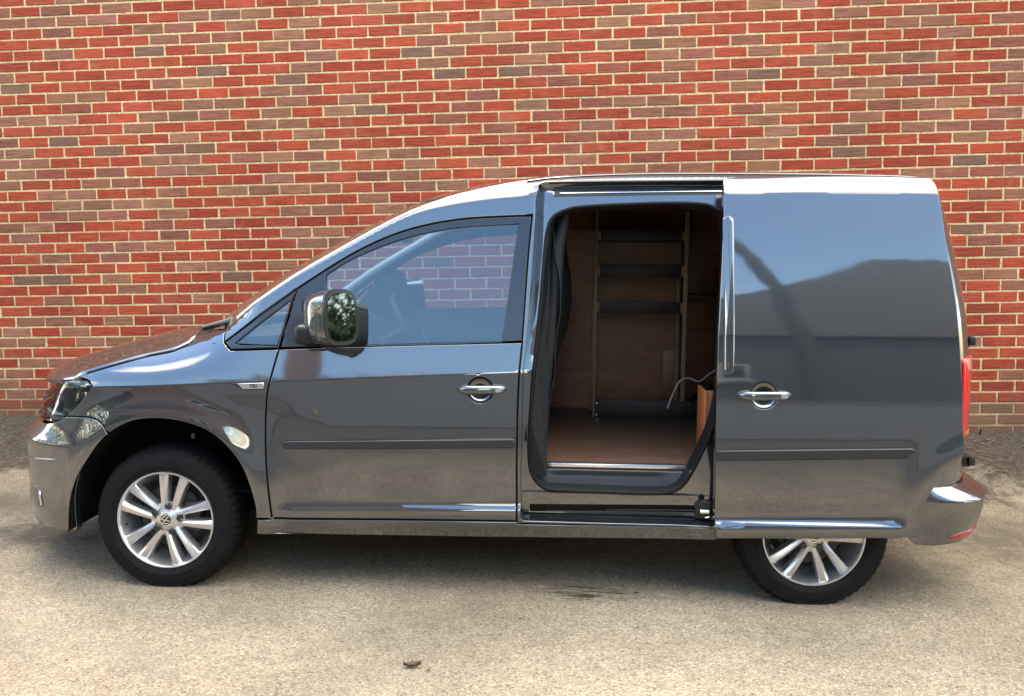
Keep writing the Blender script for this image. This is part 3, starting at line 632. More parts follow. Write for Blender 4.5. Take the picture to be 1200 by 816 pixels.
def panel(name,outline,mat,parent,holes=(),Sf=S,off=0.0,gap=.0028,edge=.003,thick=.02,grid=.03,rows=(),mirror=False,mx=.022,cols=()):
    loops=[]
    for k,p in enumerate([outline]+list(holes)):
        p=clean(list(p))
        if (area(p)<0)==(k==0): p=p[::-1]
        loops.append(densify(p,mx))
    L0=[inset(p,gap) for p in loops]; L1=[inset(p,gap+edge) for p in loops]
    xs=[q[0] for q in L1[0]]; zs=[q[1] for q in L1[0]]
    x0,x1,z0,z1=min(xs),max(xs),min(zs),max(zs)
    gx=sorted(list(np.arange(x0,x1,grid))+[c for c in cols if x0<c<x1]); gz=list(np.arange(z0,z1,grid))
    pts=[(x,z) for x in gx for z in gz]
    for f in rows: pts+=[(x,f(x)) for x in np.arange(x0,x1,grid)]
    pts=np.array(pts) if pts else np.zeros((0,2))
    keep=inside(L1,pts[:,0],pts[:,1])
    B=np.array([q for p in L1 for q in p])
    ok=[]
    nr=len(gx)*len(gz)
    for i in np.nonzero(keep)[0]:
        d=np.min((B[:,0]-pts[i,0])**2+(B[:,1]-pts[i,1])**2)
        if d>((min(.012,grid*.45)) if i<nr else .0035)**2: ok.append(i)
    # drop regular points that crowd a feature row
    P=[]
    for i in ok:
        if i<nr and any(abs(pts[i,1]-f(pts[i,0]))<.006 for f in rows): continue
        P.append((pts[i,0],pts[i,1]))
    cv=[];ce=[]
    for p in L1:
        b=len(cv); cv+=[Vector(q) for q in p]; ce+=[(b+i,b+(i+1)%len(p)) for i in range(len(p))]
    cv+=[Vector(q) for q in P]
    res=delaunay_2d_cdt(cv,ce,[],0,1e-6)
    V2=[(v.x,v.y) for v in res[0]]; T=[tuple(f) for f in res[2]]
    cx=np.array([sum(V2[i][0] for i in t)/3 for t in T]); cz=np.array([sum(V2[i][1] for i in t)/3 for t in T])
    kin=inside(L1,cx,cz)
    verts=[];norms=[];faces=[]
    def put(s,z,depth,n=None):
        p=Sf(s,z,off); q,u,v=surf_n(Sf,s,z) if n is None else (n,None,None)
        return p,q,u,v
    for s,z in V2:
        p,n,u,v=put(s,z,0); verts.append(p); norms.append(n)
    for t,k in zip(T,kin):
        if k: faces.append(t)
    for p1,p0 in zip(L1,L0):
        LN=left_normals(p0); m=len(p0); b=len(verts)
        for i in range(m):
            pa,na,u,v=put(p1[i][0],p1[i][1],0); pb,nb,u2,v2=put(p0[i][0],p0[i][1],0)
            lat=nrm(tuple(-(LN[i][0]*u2[k]+LN[i][1]*v2[k]) for k in range(3)))
            pb1=tuple(pb[k]-nb[k]*edge*.9 for k in range(3)); pc=tuple(pb[k]-nb[k]*thick for k in range(3))
            mid=nrm(tuple(nb[k]*.25+lat[k] for k in range(3)))
            verts+=[pa,pb1,pb1,pc]; norms+=[na,mid,lat,lat]
        for i in range(m):
            a=b+4*i; c=b+4*((i+1)%m)
            faces.append((a,a+1,c+1,c)); faces.append((a+2,a+3,c+3,c+2))
    if mirror:
        verts=[(v[0],-v[1],v[2]) for v in verts]; norms=[(n[0],-n[1],n[2]) for n in norms]; faces=[f[::-1] for f in faces]
    return mesh_obj(name,verts,faces,mat,parent,True,norms)
def ribbon(bm,line,width,depth,Sf=S,mirror=False):
    line=[l for l in line]; vs=[]
    for i,(s,z) in enumerate(line):
        a=line[max(0,i-1)];b=line[min(len(line)-1,i+1)]; dx,dz=b[0]-a[0],b[1]-a[1]; l=math.hypot(dx,dz) or 1
        nx,nz=-dz/l*width/2,dx/l*width/2
        pr=[]
        for sg in (-1,1):
            p=Sf(s+nx*sg,z+nz*sg,-depth); pr.append(bm.verts.new((p[0],-p[1] if mirror else p[1],p[2])))
        vs.append(pr)
    for a,b in zip(vs,vs[1:]): bm.faces.new((a[0],a[1],b[1],b[0]))
def grid_patch(name,fn,nu,nv,mat,parent,thick=0.0):
    vs=[];fs=[]
    for i in range(nu+1):
        for j in range(nv+1): vs.append(fn(i/nu,j/nv))
    for i in range(nu):
        for j in range(nv):
            a=i*(nv+1)+j; fs.append((a,a+1,a+nv+2,a+nv+1))
    o=mesh_obj(name,vs,fs,mat,parent,True)
    if thick:
        md=o.modifiers.new('solid','SOLIDIFY'); md.thickness=thick; md.offset=0
    return o
# ---------------------------------------------------------------- the van
VM=Matrix(((0.99923116,-0.02585394,0.02947323,2.1400196),(0.0261723,0.99960264,-0.01046723,-1.86154339),(-0.0291909,0.01123057,0.99951076,0.0),(0,0,0,1)))
van=bpy.data.objects.new('panel_van',None); COL.objects.link(van); van.matrix_world=VM
tag(van,'dark grey panel van parked side-on before the brick wall, its sliding side door open','van')
CREASE=[lambda x:ZC(x)-.004,lambda x:ZC(x)+.0005,lambda x:ZC(x)+.006]
LED=[lambda x,a=a:a+.022*(min(max(x,.3),2.4)-1.0) for a in (.352,.359,.3868,.393)]
TOPR=[lambda x,d=d:ZT(x)-d for d in (.004,.010,.018,.028,.042,.058,.075)]
AF=smooth_line(O_['arch_front'],4); FL=smooth_line(O_['fender_line'],5); BS=smooth_line(O_['bumper_split'],4); BL=smooth_line(O_['bonnet_line'],4)
HL=O_['headlight']; HT=O_['headlight_top']
ARF=[(2.69+.395*math.cos(a),.295+.40*math.sin(a)) for a in np.linspace(R(5),R(177),40)]
i0=min(range(len(AF)),key=lambda i:math.hypot(AF[i][0]-BS[-1][0],AF[i][1]-BS[-1][1]))
fender=AF[i0:]+[(.3985,.313)]+FL[::-1]+[(.2895,1.0116),(.2519,1.0418),(.238,1.092)]+[(.17,1.076)]+BL[::-1]+[(-.390,.8905)]+HT[2:0:-1]+[HT[0]]+HL[1:4]+BS[1:-1]
for mir in (False,True):
    panel('front_wing',fender,PAINT,van,rows=CREASE,mirror=mir,grid=.024,thick=.025)
fb=AF[:i0+1][::-1]                               # arch, top to bottom
near=[(-.43,.214),(-.543,.205),(-.632,.198),(-.75,.188),(-.95,.180),(-1.2,.176)]
mir_s=lambda p:(2*FS_END-p[0],p[1])
topn=BS[::-1]+[HL[4],HL[5],(-.66,.662),(-.80,.656),(-1.0,.65),(-1.25,.648)]
bump=near+[mir_s(p) for p in near[::-1]]+[mir_s(p) for p in fb[::-1]]+[mir_s(p) for p in topn]+topn[::-1]+fb
bumper=panel('front_bumper',bump,PAINT,van,grid=.022,thick=.03,mx=.014)
# bumper details: ridge line, lamp pocket, lower grille
for mir in (False,True):
    panel('fog_lamp_pocket',[(-.74,.385),(-.76,.30),(-.70,.285),(-.632,.300),(-.638,.368)],TRIM,bumper,off=.002,gap=0,thick=.01,grid=.05,mirror=mir)
    panel('fog_lamp_strip',[(-.668,.366),(-.650,.300),(-.637,.303),(-.650,.364)],CHROME,bumper,off=.006,gap=0,thick=.01,grid=.05,mirror=mir)
    panel('bumper_ridge',[(-.80,.478),(-.66,.494),(-.52,.518),(-.50,.527),(-.53,.526),(-.66,.512),(-.80,.495)],PAINT,bumper,off=.006,gap=0,edge=.005,thick=.01,grid=.05,mirror=mir)
panel('lower_grille',[(-.95,.24),(2*FS_END+.95,.24),(2*FS_END+1.0,.36),(-1.0,.36)],BLACK,bumper,off=.003,gap=0,thick=.01,grid=.06)
grille=panel('grille',[(-.93,.667),(2*FS_END+.93,.667),(2*FS_END+.95,.775),(-.95,.775)],BLACK,van,off=-.01,grid=.06)
for zz in (.69,.72,.75):
    panel('grille_bar',[(-.96,zz-.006),(2*FS_END+.96,zz-.006),(2*FS_END+.96,zz+.006),(-.96,zz+.006)],TRIM,grille,off=.002,gap=0,thick=.012,grid=.05)
# headlights
head=[HT[0],HT[1],HT[2],HT[3],HT[4],(-.72,.82),(-.86,.775),(-.925,.74),(-.91,.685),(-.80,.668),(-.66,.668),HL[5],HL[4],HL[3],HL[2],HL[1]]
for mir in (False,True):
    h=panel('headlight',head,LENS,van,mirror=mir,grid=.016,thick=.03,edge=.004,mx=.010)
    panel('lamp_housing',head,TRIM,h,off=-.05,mirror=mir,grid=.025,gap=.004,thick=.01,mx=.014)
    panel('daytime_strip',[(-.52,.708),(-.60,.700),(-.72,.698),(-.80,.700),(-.80,.710),(-.66,.711),(-.56,.716)],WHITE,h,off=-.022,gap=0,thick=.012,mirror=mir,grid=.04)
    panel('reflector',[(-.315,.858),(-.345,.868),(-.43,.855),(-.46,.835),(-.445,.80),(-.425,.772),(-.405,.79),(-.395,.825),(-.36,.84)],CHROME,h,off=-.026,gap=0,edge=.008,thick=.02,mirror=mir,grid=.03)
    panel('indicator_bowl',[(-.355,.822),(-.385,.818),(-.392,.796),(-.375,.79),(-.352,.802)],CHROME,h,off=-.030,gap=0,edge=.006,thick=.015,mirror=mir,grid=.03)
    panel('lower_lens',[(-.53,.698),(-.60,.691),(-.80,.69),(-.80,.672),(-.60,.676),(-.55,.686)],ALLOY,h,off=-.03,gap=0,thick=.012,mirror=mir,grid=.04)
# bonnet
def edge_pt(s,z): return Vector(S(s,z))
be=[(-.390,.8925)]+[p for p in BL]
bc=pchip([(0,-.80),(1,.005)]); 
bcz=pchip([(-.86,.82),(-.713,.893),(-.591,.931),(-.465,.970),(-.286,1.016),(-.175,1.036),(-.03,1.056)])
def bonnet(u,v):
    k=u*(len(be)-1); i=min(int(k),len(be)-2); t=k-i
    s=be[i][0]*(1-t)+be[i+1][0]*t; z=be[i][1]*(1-t)+be[i+1][1]*t
    e=edge_pt(s,z); e.z+=.001
    cx=-.85+.80*u; c=Vector((cx,0,bcz(cx)))
    w=abs(2*v-1); q=w**2.3
    x=e.x*q+c.x*(1-q); zz=e.z*q+c.z*(1-q); y=(2*v-1)*abs(e.y+.006)
    # swage lines running up the bonnet
    zz+=.012*math.exp(-((w-.62)/.10)**2)*sstep(0,.25,u)
    zz-=.03*(1-sstep(0,.05,u))
    return (x,y,zz)
hood=grid_patch('bonnet',bonnet,36,40,PAINT,van,.012)
# windscreen and roof
CLN=pchip([(-.047,1.040),(.038,1.115),(.198,1.236),(.352,1.338),(.509,1.430),(.66,1.514),(.815,1.596),(.964,1.664),(1.117,1.711),(1.267,1.748),(1.416,1.774),(1.55,1.787),(1.82,1.805),(2.069,1.813),(2.439,1.817),(3.0,1.812),(3.5,1.80)])
def top_pt(s,cx,cz,v,yi=.0):
    zt=ZT(plan(s)[0]); e=edge_pt(s,zt); q=(2*v-1)**2
    sc=(abs(e.y)/.66)**2 if abs(e.y)<.66 else 1
    return (e.x*q+cx*(1-q),(2*v-1)*(abs(e.y)-yi),e.z*q+(e.z+(cz-zt)*sc)*(1-q))
def screen(u,v):
    s=.245+u*(1.13-.245); cx=-.045+u*(.965+.045); p=top_pt(s,cx,CLN(cx)-.004,v,.016); k=abs(2*v-1)**6; return (p[0],p[1],p[2]-.012*k)
grid_patch('windscreen',screen,24,24,SCREENG,van)
def roof(u,v):
    s=1.13+u*(RS_END-.15-1.13); x=plan(s)[0]; e=edge_pt(s,ZT(x))
    cx=e.x-.165*(1-sstep(1.13,1.9,s)); cz=CLN(cx)-.004
    return top_pt(s,cx,cz,v)
grid_patch('roof',roof,70,28,PAINT,van,.006)
def cowl(u,v):
    a=Vector(bonnet(1,v)); b=Vector(screen(0,v)); p=a.lerp(b,u); p.z-=.018*math.sin(PI*min(1,u*1.0))+.004; return p
grid_patch('cowl_panel',cowl,6,24,BLACK,van)
tube('wiper_arm',[(.10,-.66,1.085),(.17,-.62,1.105),(.235,-.55,1.135),(.27,-.40,1.17),(.22,-.15,1.18)],[.012,.014,.010,.007,.006],BLACK,van)
tube('wiper_blade',[(.245,-.58,1.137),(.24,-.40,1.158),(.16,-.10,1.15),(.10,.12,1.135)],[.006]*4,BLACK,van)
# body side with pillars and rear quarter
DT=smooth_line(O_['door_top'],4); DR=smooth_line(O_['door_rear'],5)
SH=O_['slide_hole']; hole=[(1.5516,1.705),(1.5516,1.705)]+SH[1:-1]+[(2.36,.3304),(2.40,.40),(2.40,1.61),(2.385,1.718),(2.30,1.7245),(1.9,1.7220),(1.62,1.7165),(1.57,1.713)]
sq=3.62
side=[(.2519,1.0418),(.238,1.094)]+[(x,ZT(x)) for x in np.arange(.25,3.0,.03)]+[(s,ZT(plan(s)[0])) for s in np.arange(3.0,sq,.04)]+[(sq,1.715),(sq,.49),(3.06,.49)]+[p for p in ARF if p[1]<.9][2:-2]+[(2.30,.317),(1.4815,.317)]+DR[::-1]+[(1.5245,1.580)]+DT[::-1][1:]+[(.5539,1.2655)]
for mir in (False,True):
    panel('body_side',side,PAINT,van,holes=[hole] if not mir else [],rows=CREASE[:0]+TOPR,mirror=mir,grid=.03,thick=.05)
# quarter window
for mir in (False,True):
    qf=[(.254,1.0418),(.5539,1.2630),(.4975,1.0232),(.2895,1.0128)]; qg=[(.307,1.0380),(.5315,1.2150),(.486,1.0355)]
    f=panel('quarter_window_frame',qf,TRIM,van,holes=[qg],off=-.002,mirror=mir,grid=.03,thick=.02)
    panel('quarter_window',qg,GLASS,f,off=-.008,gap=0,edge=.001,mirror=mir,thick=.004,grid=.03)
# front doors
hc=(1.3285,.8705); hr=.051
circ=[(hc[0]+hr*math.cos(a),hc[1]+hr*math.sin(a)) for a in np.linspace(0,2*PI,36,endpoint=False)]
BB=O_['belt_black']
DRl=[p for p in DR if p[1]<1.061]; DRu=[p for p in DR if p[1]>=1.061]
door=[(.4611,.3144),(.9686,.3233),(1.4812,.3285)]+DRl[::-1][1:]+[(1.4942,1.0640)]+[(1.1065,1.0482),(.7559,1.0340)]+FL
GF=O_['glass_front']
gl=smooth_line(GF[:7],3)+[GF[7],(1.1,1.0520),(.6956,1.0370)]
frm=[(1.4942,1.0662)]+[p for p in DRu[::-1]]+[(1.5230,1.5765)]+DT[::-1][1:]+[(.5550,1.2575),(.4992,1.0240),(.7559,1.0358),(1.1065,1.0500)]
def handle(parent,x0,x1,z,y,mir=1,mat=PAINT):
    bm=bmesh.new(); n=16; rings=[]
    for i in range(n+1):
        t=i/n; x=x0+(x1-x0)*t
        hw=.0175*(min(1,math.sqrt(max(0,1-(2*t-1)**8)))); hw=max(hw,.003)
        bow=.030*(1-(2*t-1)**4)+.004; zz=z+.004*t
        ring=[]
        for k in range(12):
            a=2*PI*k/12; ring.append(bm.verts.new((x,(y-bow-.011*math.sin(a))*mir,zz+hw*math.cos(a))))
        rings.append(ring)
    for A,B in zip(rings,rings[1:]):
        for k in range(12): bm.faces.new((A[k],A[(k+1)%12],B[(k+1)%12],B[k]))
    bm.faces.new(rings[0]); bm.faces.new(rings[-1][::-1])
    return bm_obj('door_handle',bm,mat,parent,angle=70)
def bowl(name,c,r,Sf,mat,parent,mir=1,depth=.024):
    bm=bmesh.new(); rings=[]
    for k in range(9):
        q=k/8; rr=r*math.cos(q*PI/2*.98)+.0005; d=depth*math.sin(q*PI/2)
        rings.append([bm.verts.new((lambda p:(p[0],p[1]*mir,p[2]))(Sf(c[0]+rr*math.cos(a),c[1]+rr*math.sin(a),-.003-d))) for a in np.linspace(0,2*PI,36,endpoint=False)])
    for A,B in zip(rings,rings[1:]):
        for k in range(36): bm.faces.new((A[k],A[(k+1)%36],B[(k+1)%36],B[k]))
    bm.faces.new(rings[-1])
    return bm_obj(name,bm,mat,parent,angle=80)
for mir in (False,True):
    mm=-1 if mir else 1
    d=panel('front_door',door,PAINT,van,holes=[circ],rows=CREASE+LED,mirror=mir,grid=.026,thick=.03)
    panel('window_frame',frm,TRIM,d,holes=[gl],off=-.003,mirror=mir,grid=.03,thick=.022)
    panel('side_window',gl,GLASS,d,off=-.010,gap=-.003,edge=.001,mirror=mir,grid=.03,thick=.004)
    rs=panel('rub_strip',O_['rub_front'],RUBSTRIP,d,off=.012,gap=0,edge=.006,mirror=mir,grid=.04,thick=.016)
    bowl('handle_recess',hc,hr,S,PAINT,d,mm)
    handle(d,1.236,1.439,.8735,-.886,mm)
    zs=.8765
    tube('lock_cover',[(1.404,(-.928)*mm,zs),(1.404,(-.9315)*mm,zs)],.010,CHROME,d,seg=14,flat=(1.35,.9))
# dark strips behind the panel gaps, standing in for the shade inside
for mir in (False,True):
    for ln in (FL,DR,smooth_line(O_['door_bottom'],6),DT,BL,BS,[(.2519,1.0418),(.238,1.092)]):
        bm=bmesh.new(); ribbon(bm,ln,.022,.014,mirror=mir); bm_obj('gap_shade_strip',bm,RUBBER,van)
# sill
for mir in (False,True):
    panel('sill',[(.389,.237),(1.344,.2445),(2.30,.258),(2.30,.322),(1.49,.3160),(1.4812,.3255),(.9686,.3200),(.4611,.3110),(.396,.3085)],PAINT,van,off=-.004,mirror=mir,grid=.02,thick=.10,edge=.005)
# badge on the wing
bd=panel('wing_badge',[(.2974,.8815),(.4460,.8875),(.4455,.8565),(.3608,.8535)],TRIM,van,off=.002,gap=0,thick=.006,grid=.05)
panel('badge_plate',[(.333,.8805),(.444,.8855),(.4435,.8610),(.357,.8580)],CHROME,bd,off=.005,gap=0,edge=.002,thick=.005,grid=.05)
def strokes(name,segs,org,sc,Sf,off,wd,mat,parent):
    """flat lettering drawn as bars on the body surface"""
    bm=bmesh.new()
    for (a,b) in segs:
        ax,az=org[0]+a[0]*sc,org[1]+a[1]*sc; bx_,bz=org[0]+b[0]*sc,org[1]+b[1]*sc
        dx,dz=bx_-ax,bz-az; l=math.hypot(dx,dz) or 1; nx,nz=-dz/l*wd/2,dx/l*wd/2
        vs=[bm.verts.new(Sf(x,z,off)) for x,z in ((ax-nx,az-nz),(bx_-nx,bz-nz),(bx_+nx,bz+nz),(ax+nx,az+nz))]; bm.faces.new(vs)
    return bm_obj(name,bm,mat,parent,smooth=False)
TDI=[((0,1),(.8,1)),((.4,0),(.4,1)),((1.1,0),(1.1,1)),((1.1,1),(1.6,.9)),((1.6,.9),(1.8,.5)),((1.8,.5),(1.6,.1)),((1.6,.1),(1.1,0)),((2.2,0),(2.2,1))]
strokes('badge_lettering',TDI,(.386,.8655),.0125,S,.0062,.0034,TRIM,bd)
# door mirrors
for mm in (1,-1):
    n=Vector((.76,-.65*mm,0)); t=Vector((.65,.76*mm,0)); zc=Vector((0,0,1))
    c=Vector((.782,-.975*mm,1.163))
    bt=R(6); n2=n*math.cos(bt)+zc*math.sin(bt); z2=zc*math.cos(bt)-n*math.sin(bt)
    M=Matrix((( t.x,n2.x,z2.x,c.x),(t.y,n2.y,z2.y,c.y),(t.z,n2.z,z2.z,c.z),(0,0,0,1)))
    bm=bmesh.new(); bmesh.ops.create_cube(bm,size=1)
    bmesh.ops.subdivide_edges(bm,edges=bm.edges[:],cuts=5,use_grid_fill=True)
    for v in bm.verts:
        p=v.co*2; a,b,cz=p.x,p.y,p.z
        q=(abs(a)**5+abs(cz)**5)**.2 if (abs(a)+abs(cz))>0 else 0
        mxq=max(abs(a),abs(cz)); f=mxq/q if q>0 else 1
        a*=f; cz*=f
        dep=(b-1)/2                                     # 0 at glass side, -1 at the nose of the shell
        shr=1-.30*abs(dep)**2.6
        v.co=Vector((a*.080*shr-.010*abs(dep),dep*.165,cz*.108*(1-.22*abs(dep)**2.5)+.002))
    bmesh.ops.transform(bm,matrix=M,verts=bm.verts)
    mr=bm_obj('door_mirror',bm,PAINT,van,angle=80)
    def plate(name,w,h,d0,mat,e=4,b=.002):
        bm=bmesh.new(); k=40; ring=[]
        for i in range(k):
            a=2*PI*i/k; ca,sa=math.cos(a),math.sin(a); q=(abs(ca)**e+abs(sa)**e)**(-1/e)
            ring.append((ca*q*w,sa*q*h))
        f=[bm.verts.new(M@Vector((x,d0,z))) for x,z in ring]; g=[bm.verts.new(M@Vector((x*1.03,d0-.012,z*1.03))) for x,z in ring]
        bm.faces.new(f)
        for i in range(k): bm.faces.new((f[i],f[(i+1)%k],g[(i+1)%k],g[i]))
        return bm_obj(name,bm,mat,mr,angle=40)
    plate('mirror_rim',.078,.109,.006,TRIM); plate('mirror_glass',.064,.094,.010,MIRRORG)
    box('mirror_arm',.584,.684,-.95,-.862,1.048,1.128,BLACK,mr,b=.022,seg=4,tm=Matrix.Scale(mm,4,(0,1,0)))
# sliding door, run back along the outside of the body
def sd_w(x,z):
    zl=z-.028*(x-2.28); li=1-sstep(2.97,3.05,x)
    lo=_sdl(zl)*li+_lowp(zl)*(1-li) if zl<.66 else _lowp(min(zl,.8))
    w=lo+(_rear(z) if z>.66 else 0)
    r=math.hypot(x-3.475,z-.295); w+=.011*math.exp(-((r-.475)/.060)**2)*sstep(.20,.42,z)*(1-sstep(.62,.85,z))
    zt=1.745+.012*sstep(2.3,2.8,x)-.004*sstep(2.9,3.1,x); rr=.085; d=zt-z
    if d<rr:
        q=min(1,(rr-max(0,d))/rr); w-=rr*.95*(1-math.sqrt(max(0,1-q*q)))
    # leading and trailing edge roll in plan
    e=x-2.268; 
    return w
_sdl=pchip([(.20,.846),(.27,.866),(.315,.880),(.331,.882),(.338,.8822),(.375,.862),(.382,.861),(.45,.8715),(.55,.882),(.66,.889)])
def SD(s,z,off=0.0):
    tr=.005*sstep(3.10,3.24,s)
    return (s,-(sd_w(s,z)+.078+off-tr),z)
SL=O_['sd_left']; SR=O_['sd_right']
SRs=smooth_line(SR[1:],3)
sdo=[(2.2766,.2985),(2.66,.308),(3.0672,.3215)]+SRs[::-1]+[(3.116,1.716),(3.108,1.733),(3.088,1.742),(2.95,1.7475),(2.8,1.7485),(2.55,1.746),(2.40,1.741),(2.315,1.734),(2.293,1.728),(2.2874,1.705)]+SL[1:-1]
shc=(2.4415,.8800)
SDT=[lambda x,d=d:1.745+.012*sstep(2.3,2.8,x)-.004*sstep(2.9,3.1,x)-d for d in (.004,.010,.018,.028,.042,.058,.075,.095)]
SDL=[lambda x,a=a:a+.028*(x-2.28) for a in (.331,.338,.375,.382)]
circ2=[(shc[0]+.054*math.cos(a),shc[1]+.054*math.sin(a)) for a in np.linspace(0,2*PI,36,endpoint=False)]
sdoor=panel('sliding_door',sdo,PAINT,van,holes=[circ2],Sf=SD,rows=SDT+SDL,grid=.022,gap=0,edge=.004,thick=.045)
panel('rub_strip',O_['sd_rub'],RUBSTRIP,sdoor,Sf=SD,off=.012,gap=0,edge=.006,thick=.016,grid=.05)
bowl('handle_recess',shc,.054,SD,PAINT,sdoor)
handle(sdoor,2.339,2.546,.8810,-.966)
tube('lock_cover',[(2.510,-1.008,.8835),(2.510,-1.0115,.8835)],.010,CHROME,sdoor,seg=14,flat=(1.35,.9))
def edge_pad(u,v):
    z=.956+u*(1.578-.956); a=(v*2-1); x=2.302+a*.0215*min(1,math.sqrt(max(0,1-(1-min(u,1-u)*30)**2)) if min(u,1-u)<1/30 else 1)
    p=SD(x,z,.0012+.0035*math.sqrt(max(0,1-a*a))); return p
grid_patch('edge_highlight_pad',edge_pad,50,12,PAINT,sdoor)  # convex pad in place of a pressed recess, bulged to catch a sky highlight
# inner skin of the sliding door
panel('inner_skin',[(2.29,.33),(3.05,.35),(3.10,.60),(3.16,.80),(3.10,1.4),(3.06,1.66),(2.32,1.66),(2.285,1.4)],BLACK,sdoor,Sf=lambda s,z,off=0:SD(s,min(z,1.64),off-.05),gap=0,thick=.01,grid=.06)
# aperture: recessed painted flange, seal, reveal
SEAL=smooth_line(O_['seal'],3,True)
SF=lambda s,z,off=0.0:S(s,z,off-.050)
LEDGE_ON[0]=0.0
fr=panel('door_aperture',hole,PAINT,van,holes=[SEAL],Sf=SF,gap=-.004,edge=.002,thick=.05,grid=.024)
sealo=tube('door_seal',[S(s,z,-.040) for s,z in SEAL],.0075,RUBBER,fr,seg=10,closed=True)
vs=[];fs=[];n=len(SEAL)
ctr=(1.92,1.05)
for s,z in SEAL:
    sh=.985
    vs.append(S(s,z,-.045)); q=(ctr[0]+(s-ctr[0])*sh,ctr[1]+(z-ctr[1])*sh); p=S(q[0],q[1],-.07); p2=S(ctr[0]+(s-ctr[0])*.97,ctr[1]+(z-ctr[1])*.97,-.13)
    vs+= [p,p2]
for i in range(n):
    a=3*i;b=3*((i+1)%n); fs+=[(a,b,b+1,a+1),(a+1,b+1,b+2,a+2)]
mesh_obj('aperture_trim',vs,fs,INTER,fr,True)
panel('upper_rail',[(1.612,1.6535),(2.36,1.6685),(2.36,1.704),(1.612,1.6885)],BLACK,fr,off=-.049,gap=0,edge=.004,thick=.01,grid=.05)
panel('upper_rail_lip',[(1.64,1.670),(2.36,1.684),(2.36,1.688),(1.64,1.674)],CHROME,fr,off=-.0455,gap=0,edge=.001,thick=.004,grid=.05)
panel('roof_gutter',[(1.590,1.7155),(2.36,1.7255),(2.36,1.733),(1.595,1.7235)],BLACK,fr,off=.0015,gap=0,edge=.001,thick=.01,grid=.05)
panel('lower_rail',[(1.531,.352),(2.30,.366),(2.30,.399),(1.531,.386)],DARK,fr,off=-.048,gap=0,edge=.003,thick=.01,grid=.05)
for k,(za,zb) in enumerate(((.355,.372),(.366,.381))):
    panel('lower_rail_track',[(1.60+.25*k,za),(2.25,za+.008),(2.25,za+.012),(1.60+.25*k,za+.004)],RUBSTRIP,fr,off=-.044,gap=0,edge=.001,thick=.004,grid=.06)
bk=panel('roller_bracket',[(2.212,.345),(2.278,.350),(2.276,.420),(2.225,.418),(2.208,.40)],BLACK,fr,off=-.030,gap=0,edge=.003,thick=.02,grid=.04)
tube('roller',[S(2.228,.383,-.012),S(2.262,.383,-.012)],.009,ALU,bk,seg=10)
tube('roller_bolt',[S(2.250,.355,-.02),S(2.266,.358,-.02)],.005,ALU,bk,seg=8)
bm=bmesh.new(); lathe_bm(bm,[(.0001,-.006),(.011,-.004),(.014,.002)],14); 
pb=bm_obj('rubber_stop',bm,RUBBER,fr); pb.location=S(2.237,.434,-.050)
for zz in (1.56,.86,.70):
    box('door_striker',1.5415 if zz>1 else 1.508,1.5475 if zz>1 else 1.518,-.84 if zz<1 else -.715,-.80 if zz<1 else -.69,zz-.045,zz+.03,RUBBER,fr,b=.003)
LEDGE_ON[0]=1.0
# step, sill strip and cargo floor
stp=[(-.835,.440),(-.800,.443),(-.780,.452),(-.768,.490),(-.755,.522),(-.700,.526)]
def step(u,v):
    x=1.50+u*.80; k=v*(len(stp)-1); i=min(int(k),len(stp)-2); t=k-i
    e=.010*sstep(1.60,1.66,x)*(1-sstep(2.05,2.12,x))*(1 if 1.2<k<3.6 else 0)
    return (x,stp[i][0]*(1-t)+stp[i+1][0]*t+e,stp[i][1]*(1-t)+stp[i+1][1]*t-e*.6)
grid_patch('entry_step',step,40,20,STEP,van)
box('threshold_strip',1.583,2.180,-.752,-.715,.529,.546,ALU,van,b=.003)
box('cargo_floor',1.50,3.30,-.74,.80,.505,.530,PLYF,van,b=.002)
# cargo lining
def flat(name,pts,mat,parent,th=.008):
    o=mesh_obj(name,pts,[tuple(range(len(pts)))],mat,parent); md=o.modifiers.new('solid','SOLIDIFY'); md.thickness=th; md.offset=0; return o
lin=flat('side_lining',[(1.50,.765,.53),(3.30,.765,.53),(3.10,.735,1.56),(1.50,.735,1.56)],PLY,van)
box('lining_hatch',2.25,2.37,.735,.752,.58,.885,PLY,lin,b=.002)
flat('roof_lining',[(1.45,.62,1.72),(3.02,.62,1.70),(3.02,-.58,1.70),(1.45,-.58,1.72)],DARK,van)
flat('upper_lining',[(1.50,.735,1.56),(3.1,.735,1.56),(3.0,.60,1.70),(1.50,.60,1.72)],PLY,van)
flat('rear_lining',[(3.22,-.76,.40),(3.22,.76,.40),(3.02,.60,1.70),(3.02,-.60,1.70)],DARK,van)
flat('near_lining',[(2.42,-.76,.40),(3.20,-.76,.40),(3.0,-.60,1.68),(2.42,-.60,1.68)],DARK,van)
# ply boxing at the rear wheel, edge toward the opening
box('wheel_box_panel',2.262,3.1,-.735,-.725,.53,.862,PLY,van,b=.001)
box('wheel_box_edge',2.250,2.262,-.74,-.56,.53,.860,PLYE,van,b=.002)
# bulkhead behind the seats
bkx=pchip([(.50,1.588),(.615,1.591),(.737,1.601),(.858,1.615),(.979,1.645),(1.099,1.683),(1.198,1.697),(1.297,1.695),(1.414,1.674),(1.589,1.655),(1.72,1.64)])
def bulk(u,v):
    z=.50+u*1.19; y=-.74+v*1.5; yy=min(abs(y-.02),.74)
    lim=.80-.16*max(0,(z-1.0)/.7); y=max(-lim,min(lim-.02,y)); 
    return (bkx(z)-.05*sstep(.30,.60,-y)*sstep(.9,1.1,z),y,z)
grid_patch('bulkhead',bulk,40,30,INTER,van,.006)
bp=[(1.562,-.72,.50),(1.575,-.72,.80),(1.60,-.715,1.05),(1.618,-.69,1.25),(1.63,-.66,1.45),(1.66,-.63,1.58)]
tube('pillar_trim',[Vector(p) for p in bp],[.035,.036,.036,.034,.032,.026],INTER,van,seg=10)
